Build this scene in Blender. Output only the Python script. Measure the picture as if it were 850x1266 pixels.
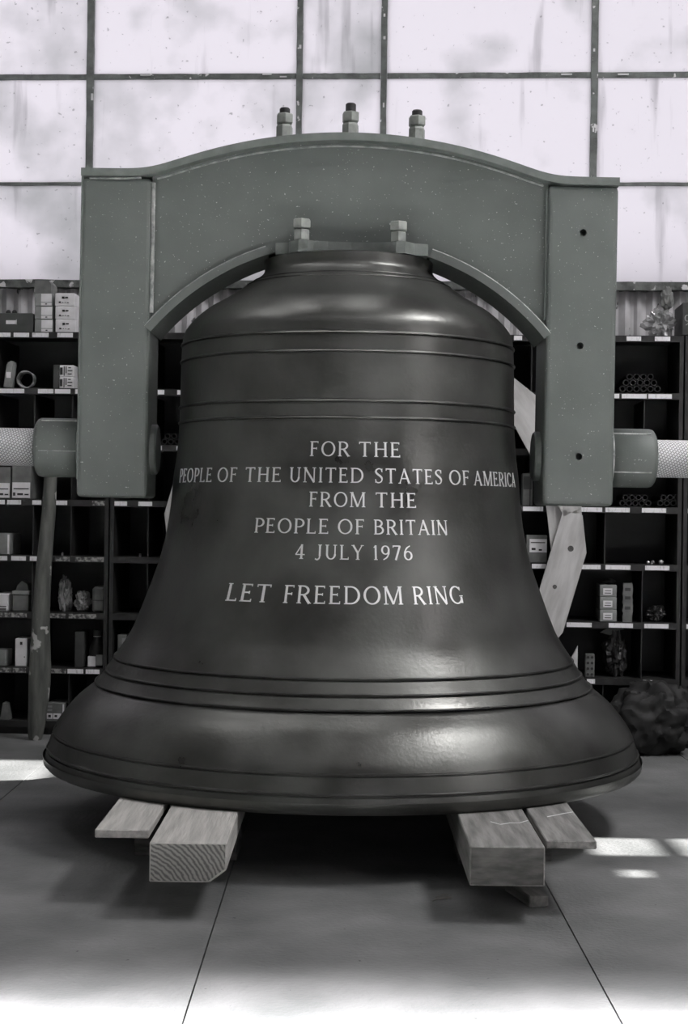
import bpy, bmesh, math, random
from mathutils import Vector, Matrix, noise
for o in list(bpy.data.objects):
    bpy.data.objects.remove(o, do_unlink=True)
SC = bpy.context.scene
COL = SC.collection
R = math.radians

# ------------------------------------------------------------------ camera
W_PX, H_PX, F_PX = 850, 1266, 1944.0
CAM_Z, ROLL = 1.08, R(0.75)
CR = Vector((math.cos(ROLL), 0, math.sin(ROLL)))
CU = Vector((-math.sin(ROLL), 0, math.cos(ROLL)))
CF = Vector((0, 1, 0))
CP = Vector((0, 0, CAM_Z))
cd = bpy.data.cameras.new('camera')
cam = bpy.data.objects.new('camera', cd); COL.objects.link(cam)
cd.sensor_fit = 'VERTICAL'; cd.sensor_height = 24.0
cd.lens = F_PX / H_PX * 24.0
cd.clip_end = 200
cam.matrix_world = Matrix((
    (CR.x, CU.x, -CF.x, CP.x), (CR.y, CU.y, -CF.y, CP.y), (CR.z, CU.z, -CF.z, CP.z), (0, 0, 0, 1)))
SC.camera = cam

# ------------------------------------------------------------------ world, sun, overhead lamps, exposure
WORLD = bpy.data.worlds.new('overcast_sky'); SC.world = WORLD
WORLD.use_nodes = True
bg = WORLD.node_tree.nodes['Background']
bg.inputs[0].default_value = (0.95, 0.925, 0.98, 1)
bg.inputs[1].default_value = 1.0
SUN_EL = R(35)
sd = bpy.data.lights.new('sun', 'SUN'); sd.energy = 24.0; sd.angle = R(0.6); sd.color = (1, .98, .97)
sun = bpy.data.objects.new('sun', sd); COL.objects.link(sun)
sun.rotation_euler = (0, R(90) - SUN_EL, 0)          # shines from +x, 35 degrees up
ad = bpy.data.lights.new('unseen_overhead_lamp', 'AREA'); ad.shape = 'RECTANGLE'; ad.size = 7.0; ad.size_y = 1.4  # unseen lamp added to brighten the foreground floor, narrow beam for its edge
ad.energy = 1700; ad.spread = R(18); ad.color = (1, .97, 1)
rl = bpy.data.objects.new('unseen_overhead_lamp', ad); COL.objects.link(rl)
rl.location = (0, 2.25, 5.5); rl.rotation_euler = (0, 0, 0)
for x, y, w, l, e in ((-3.0, 1.6, 1.2, 3, 6), (-.9, 1.6, 1.2, 3, 8), (1.2, 1.6, 1.2, 3, 16), (3.2, 1.6, 1.2, 3, 26),
                      (-2.8, 5.3, .8, 1.5, 24), (-1.3, 5.5, .5, 1.2, 14), (.35, 5.5, .5, 1.2, 16), (3.3, 4.2, 1.2, 1.6, 210)):      # unseen lamps added over front bay; rooflights over the bell, from its highlights
    d2 = bpy.data.lights.new('unseen_overhead_lamp', 'AREA'); d2.shape = 'RECTANGLE'; d2.size = w; d2.size_y = l; d2.energy = e; d2.color = (1, .98, 1)
    l2 = bpy.data.objects.new('unseen_overhead_lamp', d2); COL.objects.link(l2); l2.location = (x, y, 5.9)
SC.view_settings.view_transform = 'Standard'
SC.view_settings.look = 'None'
SC.view_settings.gamma = 1.0
SC.view_settings.use_curve_mapping = False
SC.view_settings.exposure = 0.12

# ------------------------------------------------------------------ pixel helpers
def ray(px, py):
    return CF + CR * ((px - W_PX / 2) / F_PX) + CU * ((H_PX / 2 - py) / F_PX)
def at_depth(px, py, d):
    return CP + ray(px, py) * d
def on_floor(px, py, z=0.0):
    r = ray(px, py); return CP + r * ((z - CAM_Z) / r.z)
YAW = R(3.5)
WO = Vector((0, 7.4, 0))                                  # foot of the shelf fronts, straight ahead
WU = Vector((math.cos(YAW), -math.sin(YAW), 0)); WV = Vector((math.sin(YAW), math.cos(YAW), 0))
def wall_pt(u, v, z): return WO + WU * u + WV * v + Vector((0, 0, z))
def uz(px, py, v=0.0):
    r = ray(px, py); o = WO + WV * v
    t = (o - CP).dot(WV) / r.dot(WV)
    p = CP + r * t
    return (p - WO).dot(WU), p.z
MPX = 7.4 / F_PX

# ------------------------------------------------------------------ materials
def ramp(nt, x0, c0, x1, c1):
    n = nt.nodes.new('ShaderNodeValToRGB')
    n.color_ramp.elements[0].position = x0; n.color_ramp.elements[0].color = (*c0, 1)
    n.color_ramp.elements[1].position = x1; n.color_ramp.elements[1].color = (*c1, 1)
    return n
def mat(name, c0, c1=None, rough=.6, metal=0.0, scale=8.0, detail=5, lo=.35, hi=.65, bump=0.0, bscale=None,
        stretch=(1, 1, 1), specks=None, spec=.5, rough2=None, alpha=1.0, trans=0.0, coat=0.0):
    m = bpy.data.materials.new(name); m.use_nodes = True
    nt = m.node_tree; b = nt.nodes['Principled BSDF']; L = nt.links
    tc = nt.nodes.new('ShaderNodeTexCoord'); mp = nt.nodes.new('ShaderNodeMapping')
    mp.inputs['Scale'].default_value = stretch
    L.new(tc.outputs['Object'], mp.inputs['Vector'])
    b.inputs['Roughness'].default_value = rough; b.inputs['Metallic'].default_value = metal
    b.inputs['Specular IOR Level'].default_value = spec
    b.inputs['Alpha'].default_value = alpha
    b.inputs['Transmission Weight'].default_value = trans
    b.inputs['Coat Weight'].default_value = coat
    c1 = c1 or c0
    nz = nt.nodes.new('ShaderNodeTexNoise'); nz.inputs['Scale'].default_value = scale; nz.inputs['Detail'].default_value = detail
    L.new(mp.outputs[0], nz.inputs['Vector'])
    rp = ramp(nt, lo, c0, hi, c1); L.new(nz.outputs['Fac'], rp.inputs[0])
    out = rp.outputs[0]
    if specks:
        sc, thr, col = specks
        n2 = nt.nodes.new('ShaderNodeTexNoise'); n2.inputs['Scale'].default_value = sc; n2.inputs['Detail'].default_value = 3
        L.new(tc.outputs['Object'], n2.inputs['Vector'])
        r2 = ramp(nt, thr, (0, 0, 0), thr + .03, (1, 1, 1)); L.new(n2.outputs['Fac'], r2.inputs[0])
        mx = nt.nodes.new('ShaderNodeMixRGB'); L.new(r2.outputs[0], mx.inputs[0])
        L.new(out, mx.inputs[1]); mx.inputs[2].default_value = (*col, 1); out = mx.outputs[0]
    L.new(out, b.inputs['Base Color'])
    if rough2 is not None:
        r3 = ramp(nt, .3, (rough,) * 3, .7, (rough2,) * 3); L.new(nz.outputs['Fac'], r3.inputs[0])
        L.new(r3.outputs[0], b.inputs['Roughness'])
    if bump:
        n3 = nt.nodes.new('ShaderNodeTexNoise'); n3.inputs['Scale'].default_value = bscale or scale * 3; n3.inputs['Detail'].default_value = 6
        L.new(mp.outputs[0], n3.inputs['Vector'])
        bp = nt.nodes.new('ShaderNodeBump'); bp.inputs['Strength'].default_value = bump; bp.inputs['Distance'].default_value = .01
        L.new(n3.outputs['Fac'], bp.inputs['Height']); L.new(bp.outputs[0], b.inputs['Normal'])
    return m

M = {}
M['bronze'] = mat('bronze', (.060, .059, .055), (.145, .149, .139), rough=.27, rough2=.45, metal=.85, scale=4.2, detail=10, lo=.22, hi=.75, bump=.07, bscale=70)
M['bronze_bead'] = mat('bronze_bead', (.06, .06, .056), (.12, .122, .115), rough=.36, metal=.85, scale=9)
M['letter'] = mat('polished_letter', (.86, .86, .85), (.97, .97, .96), rough=.45, metal=.6, scale=10)
M['paint'] = mat('grey_paint', (.100, .114, .104), (.122, .136, .125), rough=.55, scale=5, bump=.06, bscale=180, specks=(130, .69, (.40, .42, .40)))
M['paint_edge'] = mat('grey_paint_edge', (.12, .136, .124), (.17, .187, .174), rough=.45, scale=20, bump=.06, bscale=150)
M['weld'] = mat('weld_paint', (.22, .24, .225), (.55, .56, .54), rough=.4, scale=30, bump=.5, bscale=120)
M['hole'] = mat('hole_black', (.006, .006, .006), rough=.9)
M['nut'] = mat('nut_steel', (.24, .26, .24), (.36, .38, .35), rough=.5, metal=.2, scale=30)
M['stud'] = mat('stud_black', (.012, .012, .012), (.03, .03, .03), rough=.5, scale=60)
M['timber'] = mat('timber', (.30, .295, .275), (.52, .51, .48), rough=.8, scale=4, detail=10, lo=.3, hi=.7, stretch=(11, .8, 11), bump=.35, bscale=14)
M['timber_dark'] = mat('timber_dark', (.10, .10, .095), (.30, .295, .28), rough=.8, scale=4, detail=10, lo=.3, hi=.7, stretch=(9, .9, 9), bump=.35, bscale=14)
M['timber_end_shade'] = mat('timber_end_shade', (.04, .04, .038), (.13, .128, .12), rough=.85, scale=6, detail=8, stretch=(2, 1, 7), bump=.2, bscale=30)  # dark end face tone; on the packing blocks it carries their shade
M['concrete'] = mat('concrete', (.10, .105, .102), (.20, .203, .20), rough=.75, scale=2.6, detail=14, lo=.33, hi=.68, bump=.35, bscale=70, specks=(45, .72, (.06, .06, .06)))
M['joint'] = mat('joint_dirt', (.02, .02, .02), rough=.95)
M['shelf'] = mat('shelf_enamel', (.007, .007, .007), (.013, .013, .013), rough=.6, scale=12)
M['lip'] = mat('shelf_lip', (.010, .010, .010), (.022, .022, .021), rough=.55, scale=30)
M['label'] = mat('label_paper', (.66, .66, .65), (.92, .91, .92), rough=.7, scale=90, lo=.3, hi=.45, stretch=(1, 1, .4))
M['label_old'] = mat('label_worn', (.07, .07, .07), (.40, .40, .38), rough=.7, scale=70, lo=.42, hi=.6)
M['board_white'] = mat('box_white', (.74, .73, .73), (.90, .89, .90), rough=.7, scale=14)
M['board_grey'] = mat('box_grey', (.22, .23, .22), (.32, .33, .32), rough=.75, scale=14)
M['board_mid'] = mat('box_mid', (.11, .115, .11), (.20, .205, .195), rough=.75, scale=14)
M['board_dark'] = mat('box_dark', (.035, .037, .035), (.06, .062, .06), rough=.7, scale=14)
M['print'] = mat('print_ink', (.03, .03, .03), rough=.8)
M['plastic'] = mat('plastic_film', (.30, .31, .30), (.62, .62, .62), rough=.16, scale=12, alpha=.62, spec=.9)
M['plastic_dark'] = mat('plastic_dark', (.012, .012, .012), (.05, .05, .05), rough=.3, scale=12, spec=.6)
M['sack'] = mat('dark_sack', (.006, .006, .006), (.018, .018, .017), rough=.7, scale=9)
M['corrugated'] = mat('corrugated_sheet', (.34, .34, .34), (.62, .61, .62), rough=.7, scale=5, specks=(14, .68, (.08, .08, .08)))
M['bar'] = mat('glazing_bar_paint', (.095, .105, .098), (.17, .185, .175), rough=.7, scale=18, bump=.4, bscale=60, specks=(24, .66, (.72, .71, .72)))
M['sill'] = mat('sill_peeling', (.05, .055, .052), (.16, .17, .16), rough=.8, scale=16, bump=.5, bscale=50, specks=(15, .60, (.6, .6, .6)))
M['putty'] = mat('putty_flake', (.6, .6, .6), (.75, .75, .75), rough=.8)
M['wall'] = mat('workshop_wall', (.16, .16, .16), (.24, .24, .235), rough=.85, scale=2)
M['ceiling'] = mat('workshop_roof', (.10, .10, .10), (.15, .15, .15), rough=.85, scale=2)
M['pole'] = mat('worn_pole', (.07, .075, .068), (.15, .155, .14), rough=.7, scale=9, stretch=(3, 3, .6), bump=.3, bscale=40, specks=(11, .60, (.5, .5, .48)))
M['ring_wood'] = mat('planed_wood', (.46, .455, .44), (.68, .675, .66), rough=.7, scale=5, detail=7, stretch=(1, 5, 5), specks=(7, .74, (.14, .14, .13)))
M['knot'] = mat('wood_knot', (.08, .08, .075), (.14, .135, .13), rough=.8, scale=60)
M['wire'] = mat('coil_wire', (.10, .10, .10), (.3, .3, .3), rough=.35, metal=.5, scale=30)
M['tube'] = mat('dark_tube', (.006, .006, .006), (.02, .02, .02), rough=.5, metal=.4, scale=40)
M['shiny'] = mat('bright_steel', (.6, .6, .6), rough=.3, metal=.6)
M['metalbox'] = mat('metal_drawer', (.045, .05, .046), (.075, .08, .075), rough=.5, scale=10)
M['straw'] = mat('straw', (.25, .24, .22), rough=.8)
M['paper'] = mat('paper_scrap', (.5, .5, .49), (.7, .7, .69), rough=.8, scale=20)

def endgrain_mat():
    m = bpy.data.materials.new('end_grain'); m.use_nodes = True
    nt = m.node_tree; L = nt.links; b = nt.nodes['Principled BSDF']; b.inputs['Roughness'].default_value = .85
    tc = nt.nodes.new('ShaderNodeTexCoord'); mp = nt.nodes.new('ShaderNodeMapping'); mp.inputs['Location'].default_value = (.16, 0, .19)
    L.new(tc.outputs['Object'], mp.inputs[0])
    wv = nt.nodes.new('ShaderNodeTexWave'); wv.wave_type = 'RINGS'; wv.rings_direction = 'Y'
    wv.inputs['Scale'].default_value = 28; wv.inputs['Distortion'].default_value = 3.5; wv.inputs['Detail'].default_value = 4; wv.inputs['Detail Scale'].default_value = 2
    L.new(mp.outputs[0], wv.inputs['Vector'])
    rp = ramp(nt, .1, (.09, .09, .085), .8, (.26, .255, .24)); L.new(wv.outputs['Fac'], rp.inputs[0]); L.new(rp.outputs[0], b.inputs['Base Color'])
    return m
M['end_grain'] = endgrain_mat()
def webbing_mat():
    m = bpy.data.materials.new('woven_webbing'); m.use_nodes = True
    nt = m.node_tree; L = nt.links; b = nt.nodes['Principled BSDF']; b.inputs['Roughness'].default_value = .75
    tc = nt.nodes.new('ShaderNodeTexCoord'); mp = nt.nodes.new('ShaderNodeMapping')
    mp.inputs['Rotation'].default_value = (0, 0, R(45)); mp.inputs['Scale'].default_value = (1, 1, 1)
    L.new(tc.outputs['UV'], mp.inputs[0])
    ck = nt.nodes.new('ShaderNodeTexBrick'); ck.offset = 0.5
    ck.inputs['Color1'].default_value = (.92, .91, .92, 1); ck.inputs['Color2'].default_value = (.84, .83, .84, 1)
    ck.inputs['Mortar'].default_value = (.27, .27, .27, 1); ck.inputs['Scale'].default_value = 62
    ck.inputs['Mortar Size'].default_value = .085; ck.inputs['Brick Width'].default_value = .6; ck.inputs['Row Height'].default_value = .6
    L.new(mp.outputs[0], ck.inputs['Vector'])
    L.new(ck.outputs['Color'], b.inputs['Base Color'])
    bp = nt.nodes.new('ShaderNodeBump'); bp.inputs['Strength'].default_value = .4; bp.inputs['Distance'].default_value = .004; bp.invert = True
    L.new(ck.outputs['Fac'], bp.inputs['Height']); L.new(bp.outputs[0], b.inputs['Normal'])
    return m
M['webbing'] = webbing_mat()

def pane_mat():
    """dirty obscured glass: lets the daylight through diffusely, smudges and run marks hold some of it back"""
    m = bpy.data.materials.new('dirty_glass'); m.use_nodes = True
    nt = m.node_tree; L = nt.links
    for n in list(nt.nodes): nt.nodes.remove(n)
    out = nt.nodes.new('ShaderNodeOutputMaterial'); tr = nt.nodes.new('ShaderNodeBsdfTranslucent')
    gl = nt.nodes.new('ShaderNodeBsdfPrincipled'); gl.inputs['Base Color'].default_value = (.5, .5, .5, 1); gl.inputs['Roughness'].default_value = .25
    mx = nt.nodes.new('ShaderNodeMixShader'); mx.inputs[0].default_value = .06
    tc = nt.nodes.new('ShaderNodeTexCoord'); oi = nt.nodes.new('ShaderNodeObjectInfo')
    add = nt.nodes.new('ShaderNodeVectorMath'); add.operation = 'ADD'
    cmb = nt.nodes.new('ShaderNodeCombineXYZ')
    mul = nt.nodes.new('ShaderNodeMath'); mul.operation = 'MULTIPLY'; mul.inputs[1].default_value = 37.0
    L.new(oi.outputs['Random'], mul.inputs[0])
    for k in range(3): L.new(mul.outputs[0], cmb.inputs[k])
    L.new(tc.outputs['Object'], add.inputs[0]); L.new(cmb.outputs[0], add.inputs[1])
    n1 = nt.nodes.new('ShaderNodeTexNoise'); n1.inputs['Scale'].default_value = 1.9; n1.inputs['Detail'].default_value = 5
    L.new(add.outputs[0], n1.inputs['Vector'])
    r1 = ramp(nt, .50, (.985, .97, .99), .78, (.60, .615, .61)); L.new(n1.outputs['Fac'], r1.inputs[0])
    mp = nt.nodes.new('ShaderNodeMapping'); mp.inputs['Scale'].default_value = (14, 14, 1.3); L.new(add.outputs[0], mp.inputs[0])
    n2 = nt.nodes.new('ShaderNodeTexNoise'); n2.inputs['Scale'].default_value = 1.0; n2.inputs['Detail'].default_value = 6
    L.new(mp.outputs[0], n2.inputs['Vector'])
    r2 = ramp(nt, .60, (1, 1, 1), .80, (.68, .68, .68)); L.new(n2.outputs['Fac'], r2.inputs[0])
    m1 = nt.nodes.new('ShaderNodeMixRGB'); m1.blend_type = 'MULTIPLY'; m1.inputs[0].default_value = 1
    L.new(r1.outputs[0], m1.inputs[1]); L.new(r2.outputs[0], m1.inputs[2])
    n3 = nt.nodes.new('ShaderNodeTexNoise'); n3.inputs['Scale'].default_value = 45; n3.inputs['Detail'].default_value = 2
    L.new(add.outputs[0], n3.inputs['Vector'])
    r3 = ramp(nt, .70, (1, 1, 1), .76, (.6, .6, .6)); L.new(n3.outputs['Fac'], r3.inputs[0])
    m2 = nt.nodes.new('ShaderNodeMixRGB'); m2.blend_type = 'MULTIPLY'; m2.inputs[0].default_value = 1
    L.new(m1.outputs[0], m2.inputs[1]); L.new(r3.outputs[0], m2.inputs[2])
    L.new(m2.outputs[0], tr.inputs[0])
    L.new(tr.outputs[0], mx.inputs[1]); L.new(gl.outputs[0], mx.inputs[2]); L.new(mx.outputs[0], out.inputs[0])
    return m
M['pane'] = pane_mat()

# ------------------------------------------------------------------ object helpers
def link(name, me, m, parent=None):
    o = bpy.data.objects.new(name, me); COL.objects.link(o)
    if m is not None and not me.materials: me.materials.append(M[m] if isinstance(m, str) else m)
    if parent is not None: o.parent = parent
    return o
def build(name, bm, m, parent=None, smooth=False):
    bmesh.ops.recalc_face_normals(bm, faces=bm.faces)
    me = bpy.data.meshes.new(name); bm.to_mesh(me); bm.free()
    if smooth:
        for p in me.polygons: p.use_smooth = True
        me.set_sharp_from_angle(angle=R(38))
    return link(name, me, m, parent)
def tag(o, label, cat, group=None):
    o['label'] = label; o['category'] = cat
    if group: o['group'] = group
    return o
def struct(o): o['kind'] = 'structure'; return o
def empty(name, loc=(0, 0, 0), rot=(0, 0, 0)):
    o = bpy.data.objects.new(name, None); COL.objects.link(o); o.location = loc; o.rotation_euler = rot
    o.empty_display_size = .1; return o
def box(bm, x0, x1, y0, y1, z0, z1, bevel=0, seg=2):
    r = bmesh.ops.create_cube(bm, size=1.0)
    vs = r['verts']
    for v in vs:
        v.co = Vector((x0 + (v.co.x + .5) * (x1 - x0), y0 + (v.co.y + .5) * (y1 - y0), z0 + (v.co.z + .5) * (z1 - z0)))
    if bevel:
        es = list({e for v in vs for e in v.link_edges})
        bmesh.ops.bevel(bm, geom=es, offset=bevel, segments=seg, affect='EDGES', profile=.5)
    return vs
def bx(name, x0, x1, y0, y1, z0, z1, m, parent=None, bevel=0, seg=2):
    bm = bmesh.new(); box(bm, x0, x1, y0, y1, z0, z1, bevel, seg); return build(name, bm, m, parent)
def cyl(bm, p0, p1, r0, r1=None, n=24, cap=True):
    p0 = Vector(p0); p1 = Vector(p1); d = p1 - p0; r1 = r0 if r1 is None else r1
    q = d.to_track_quat('Z', 'Y')
    r = bmesh.ops.create_cone(bm, cap_ends=cap, segments=n, radius1=r0, radius2=r1, depth=d.length)
    mt = Matrix.Translation((p0 + p1) / 2) @ q.to_matrix().to_4x4()
    bmesh.ops.transform(bm, matrix=mt, verts=r['verts'])
    return r['verts']
def lathe(bm, prof, n=64, axis='Z', close=False):
    rings = []
    for (r, z) in prof:
        ring = []
        for i in range(n):
            a = 2 * math.pi * i / n
            c, s = r * math.cos(a), r * math.sin(a)
            ring.append(bm.verts.new((c, s, z) if axis == 'Z' else (z, c, s)))
        rings.append(ring)
    pairs = list(zip(rings[:-1], rings[1:]))
    if close: pairs.append((rings[-1], rings[0]))
    for a, b in pairs:
        for i in range(n):
            j = (i + 1) % n
            bm.faces.new((a[i], a[j], b[j], b[i]))
    return rings
def cap_ring(bm, ring): bm.faces.new(ring)
def prism(bm, pts, y0, y1):
    """polygon in x,z extruded along y"""
    a = [bm.verts.new((x, y0, z)) for x, z in pts]; b = [bm.verts.new((x, y1, z)) for x, z in pts]
    n = len(pts)
    bm.faces.new(a); bm.faces.new(b[::-1])
    for i in range(n):
        j = (i + 1) % n; bm.faces.new((a[i], b[i], b[j], a[j]))
def band(bm, lo, hi, y0, y1):
    """closed strip between two x,z polylines, extruded along y"""
    n = len(lo)
    V = [[bm.verts.new((x, y, z)) for x, z in pl] for pl in (lo, hi) for y in (y0, y1)]
    l0, l1, h0, h1 = V
    for i in range(n - 1):
        bm.faces.new((l0[i], l0[i + 1], h0[i + 1], h0[i])); bm.faces.new((l1[i + 1], l1[i], h1[i], h1[i + 1]))
        bm.faces.new((h0[i], h0[i + 1], h1[i + 1], h1[i])); bm.faces.new((l0[i + 1], l0[i], l1[i], l1[i + 1]))
    bm.faces.new((l0[0], h0[0], h1[0], l1[0])); bm.faces.new((l0[-1], l1[-1], h1[-1], h0[-1]))
def tube(bm, pts, r, n=8, rads=None):
    pts = [Vector(p) for p in pts]; rings = []
    for i, p in enumerate(pts):
        t = (pts[min(i + 1, len(pts) - 1)] - pts[max(i - 1, 0)]).normalized()
        q = t.to_track_quat('Z', 'Y'); rr = rads[i] if rads else r
        rings.append([bm.verts.new(p + q @ Vector((rr * math.cos(2 * math.pi * k / n), rr * math.sin(2 * math.pi * k / n), 0))) for k in range(n)])
    for a, b in zip(rings[:-1], rings[1:]):
        for k in range(n):
            j = (k + 1) % n; bm.faces.new((a[k], a[j], b[j], b[k]))
    bm.faces.new(rings[0][::-1]); bm.faces.new(rings[-1])
def place(o, u, v, z, extra=0.0):
    o.location = wall_pt(u, v, z); o.rotation_euler = (0, 0, -YAW + extra); return o

# ================================================================== STRUCTURE
# floor: slabs with narrow joints
FLOOR = struct(bx('floor', -4.6, 4.6, -7, 9.2, -.12, -.012, 'joint'))
xs = [-4.6] + [-.325 + .93 * k for k in range(-4, 6)] + [4.6]
for a, b in zip(xs[:-1], xs[1:]):
    bx('slab', a + .002, b - .002, -7, 9.2, -.012, 0, 'concrete', FLOOR)

def wall_cells(bm, a0, a1, z0, z1, holes, mk):
    A = sorted({a0, a1, *[h[0] for h in holes], *[h[1] for h in holes]}); Z = sorted({z0, z1, *[h[2] for h in holes], *[h[3] for h in holes]})
    for p, q in zip(A[:-1], A[1:]):
        for r, s in zip(Z[:-1], Z[1:]):
            c, d = (p + q) / 2, (r + s) / 2
            if any(h[0] < c < h[1] and h[2] < d < h[3] for h in holes): continue
            mk(p, q, r, s)
def sunhole(x0, x1, y0, y1):
    t = math.tan(SUN_EL); return (y0, y1, (4.5 - x1) * t, (4.5 - x0) * t)
HOLES = [sunhole(.78, 1.03, 5.00, 5.26), sunhole(1.07, 1.62, 5.00, 5.26), sunhole(.82, .93, 4.70, 4.79), sunhole(-1.9, -1.19, 6.16, 6.72)]
SIDE = [(1.0, 2.2, 2.4, 4.6)]      # side windows near the camera
bm = bmesh.new(); wall_cells(bm, -3, 9.0, 0, 6, HOLES + SIDE, lambda p, q, r, s: box(bm, 4.5, 4.54, p, q, r, s))
WALLR = struct(build('wall_right', bm, 'wall'))
for a_, b_, c_, d_ in SIDE:
    for k in range(2):
        for j in range(3):
            y0, y1 = a_ + (b_ - a_) * k / 2, a_ + (b_ - a_) * (k + 1) / 2; z0, z1 = c_ + (d_ - c_) * j / 3, c_ + (d_ - c_) * (j + 1) / 3
            bx('pane', 4.518, 4.522, y0, y1, z0, z1, 'pane', WALLR)
    bx('glazing_bar', 4.5, 4.54, (a_ + b_) / 2 - .013, (a_ + b_) / 2 + .013, c_, d_, 'bar', WALLR)
    for j in (1, 2): bx('glazing_bar', 4.502, 4.538, a_, b_, c_ + (d_ - c_) * j / 3 - .013, c_ + (d_ - c_) * j / 3 + .013, 'bar', WALLR)
bm = bmesh.new(); wall_cells(bm, -4.6, 4.6, 0, 6, [(.6, 3.8, 0, 3.0)], lambda p, q, r, s: box(bm, p, q, -3.04, -3.0, r, s))
struct(build('wall_front', bm, 'wall'))
struct(bx('wall_left', -4.54, -4.5, -3, 9.0, 0, 6, 'wall'))
struct(bx('ceiling', -4.6, 4.6, -3, 9.2, 6.0, 6.1, 'ceiling'))

# back wall: solid below the sill, glazed above
VW = .46                                                  # wall face behind the shelf fronts
_, Z_SILL = uz(425, 352, VW)
Z_SILL_T, Z_SILL_B = uz(425, 349, VW)[1], uz(425, 358.5, VW)[1]
bm = bmesh.new()
box(bm, -4.8, 4.8, .03, .20, 0, Z_SILL_B)
box(bm, -4.8, 4.8, .03, .20, 5.3, 6.0)
WALLB = struct(build('wall_back', bm, 'wall')); place(WALLB, 0, VW, 0)
# corrugated sheet under the sill
bm = bmesh.new(); N = 620; zb, zt = 1.6, Z_SILL_B
rows = []
for i in range(N + 1):
    x = -4.6 + 9.2 * i / N; y = .006 + .014 * math.cos(2 * math.pi * x / .066)
    rows.append((bm.verts.new((x, y, zb)), bm.verts.new((x, y, zt))))
for a, b in zip(rows[:-1], rows[1:]): bm.faces.new((a[0], b[0], b[1], a[1]))
cs = build('corrugated_sheet', bm, 'corrugated', WALLB, True)

# window with glazing bars and panes
WIN = struct(empty('window_1')); place(WIN, 0, VW, 0)
bars_px = [-144, 112, 370, 474, 734, 992]
BU = [uz(x, 110, VW)[0] for x in bars_px]
BZ = [Z_SILL_T, uz(425, 228, VW)[1], uz(425, 94.5, VW)[1]]
BZ += [BZ[-1] + .53, BZ[-1] + 1.06, 5.3]
rnd = random.Random(4)
for i, u in enumerate(BU):
    bm = bmesh.new(); w = .0165 if i not in (2, 3) else .0145
    n = 40; L_, Rr = [], []
    zs = [Z_SILL_T + (5.3 - Z_SILL_T) * k / n for k in range(n + 1)]
    lo = [(u - w + rnd.uniform(-.0012, .0012), z) for z in zs]; hi = [(u + w + rnd.uniform(-.0012, .0012), z) for z in zs]
    band(bm, lo, hi, -.022, .02)
    build('glazing_bar', bm, 'bar', WIN)
for k, z in enumerate(BZ[1:-1]):
    h = .0075 if k == 0 else .0125
    for a, b, i in zip([-4.7] + BU, BU + [4.7], range(9)):
        bm = bmesh.new(); n = 14
        xs_ = [a + .017 + (b - a - .034) * j / n for j in range(n + 1)]
        lo = [(x, z - h + rnd.uniform(-.0012, .0012)) for x in xs_]; hi = [(x, z + h + rnd.uniform(-.0012, .0012)) for x in xs_]
        band(bm, lo, hi, -.014, .016)
        build('glazing_bar', bm, 'bar', WIN)
cols = [-4.7] + BU + [4.7]
for a, b in zip(cols[:-1], cols[1:]):
    for c, d in zip(BZ[:-1], BZ[1:]):
        p = bx('pane', -(b - a) / 2 + .008, (b - a) / 2 - .008, -.002, .002, -(d - c) / 2 + .004, (d - c) / 2 - .004, 'pane', WIN)
        p.location = ((a + b) / 2, .004, (c + d) / 2)
# sill with peeling paint
bm = bmesh.new(); n = 90
xs_ = [-4.7 + 9.4 * j / n for j in range(n + 1)]
band(bm, [(x, Z_SILL_B + rnd.uniform(-.003, .003)) for x in xs_], [(x, Z_SILL_T + rnd.uniform(-.002, .002)) for x in xs_], -.05, .03)
build('sill', bm, 'sill', WIN)
# flakes of old putty on the bars
for (px, py, w, h) in [(114, 120, 3, 9), (475, 19, 2.5, 4), (475, 47, 3, 4), (371, 58, 3, 5), (733, 160, 2, 7), (734, 62, 2.5, 4), (474, 130, 2, 6), (180, 93, 14, 1.5), (330, 92, 12, 1.5), (700, 92, 14, 1.6), (770, 92, 14, 1.8), (350, 95, 9, 1.5)]:
    u, z = uz(px, py, VW - .02)
    o = bx('putty_flake', -w * MPX / 2, w * MPX / 2, -.002, .002, -h * MPX / 2, h * MPX / 2, 'putty', WIN); o.location = (u, -.023, z)

# ================================================================== BELL
BX, BY = .006, 5.56                                       # axis
D = BY
def sil(hw, y):
    r = hw * D / math.sqrt(F_PX ** 2 + hw ** 2); dep = D - r * r / D
    return r, CAM_Z + (633 - y) * dep / F_PX
LIP_Z = CAM_Z - (1009.5 - 633) / F_PX * (D - 1.035)
pts = [(104, 326), (104, 338), (109, 345), (120, 353), (134, 362), (147, 370.5), (160, 378), (174, 386), (187, 396.5), (196, 406),
       (202, 416), (204.5, 430), (205.5, 452), (206, 485), (206.5, 512), (207, 528), (209, 560), (213, 590), (216, 625), (220.5, 657), (228, 690),
       (236, 714), (244.5, 737), (254, 762), (264.7, 786), (283, 814), (293.5, 830.5), (307, 848), (329, 867), (345, 886), (357, 905), (365, 929), (369.5, 945)]
PROF = [sil(*p) for p in pts]
prof_s = []                                               # Catmull-Rom smoothing of the traced profile
for i in range(len(PROF) - 1):
    p0 = PROF[max(i - 1, 0)]; p1 = PROF[i]; p2 = PROF[i + 1]; p3 = PROF[min(i + 2, len(PROF) - 1)]
    for k in range(4):
        t = k / 4
        prof_s.append(tuple(.5 * ((2 * p1[c]) + (-p0[c] + p2[c]) * t + (2 * p0[c] - 5 * p1[c] + 4 * p2[c] - p3[c]) * t * t + (-p0[c] + 3 * p1[c] - 3 * p2[c] + p3[c]) * t ** 3) for c in (0, 1)))
prof_s.append(PROF[-1])
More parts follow.
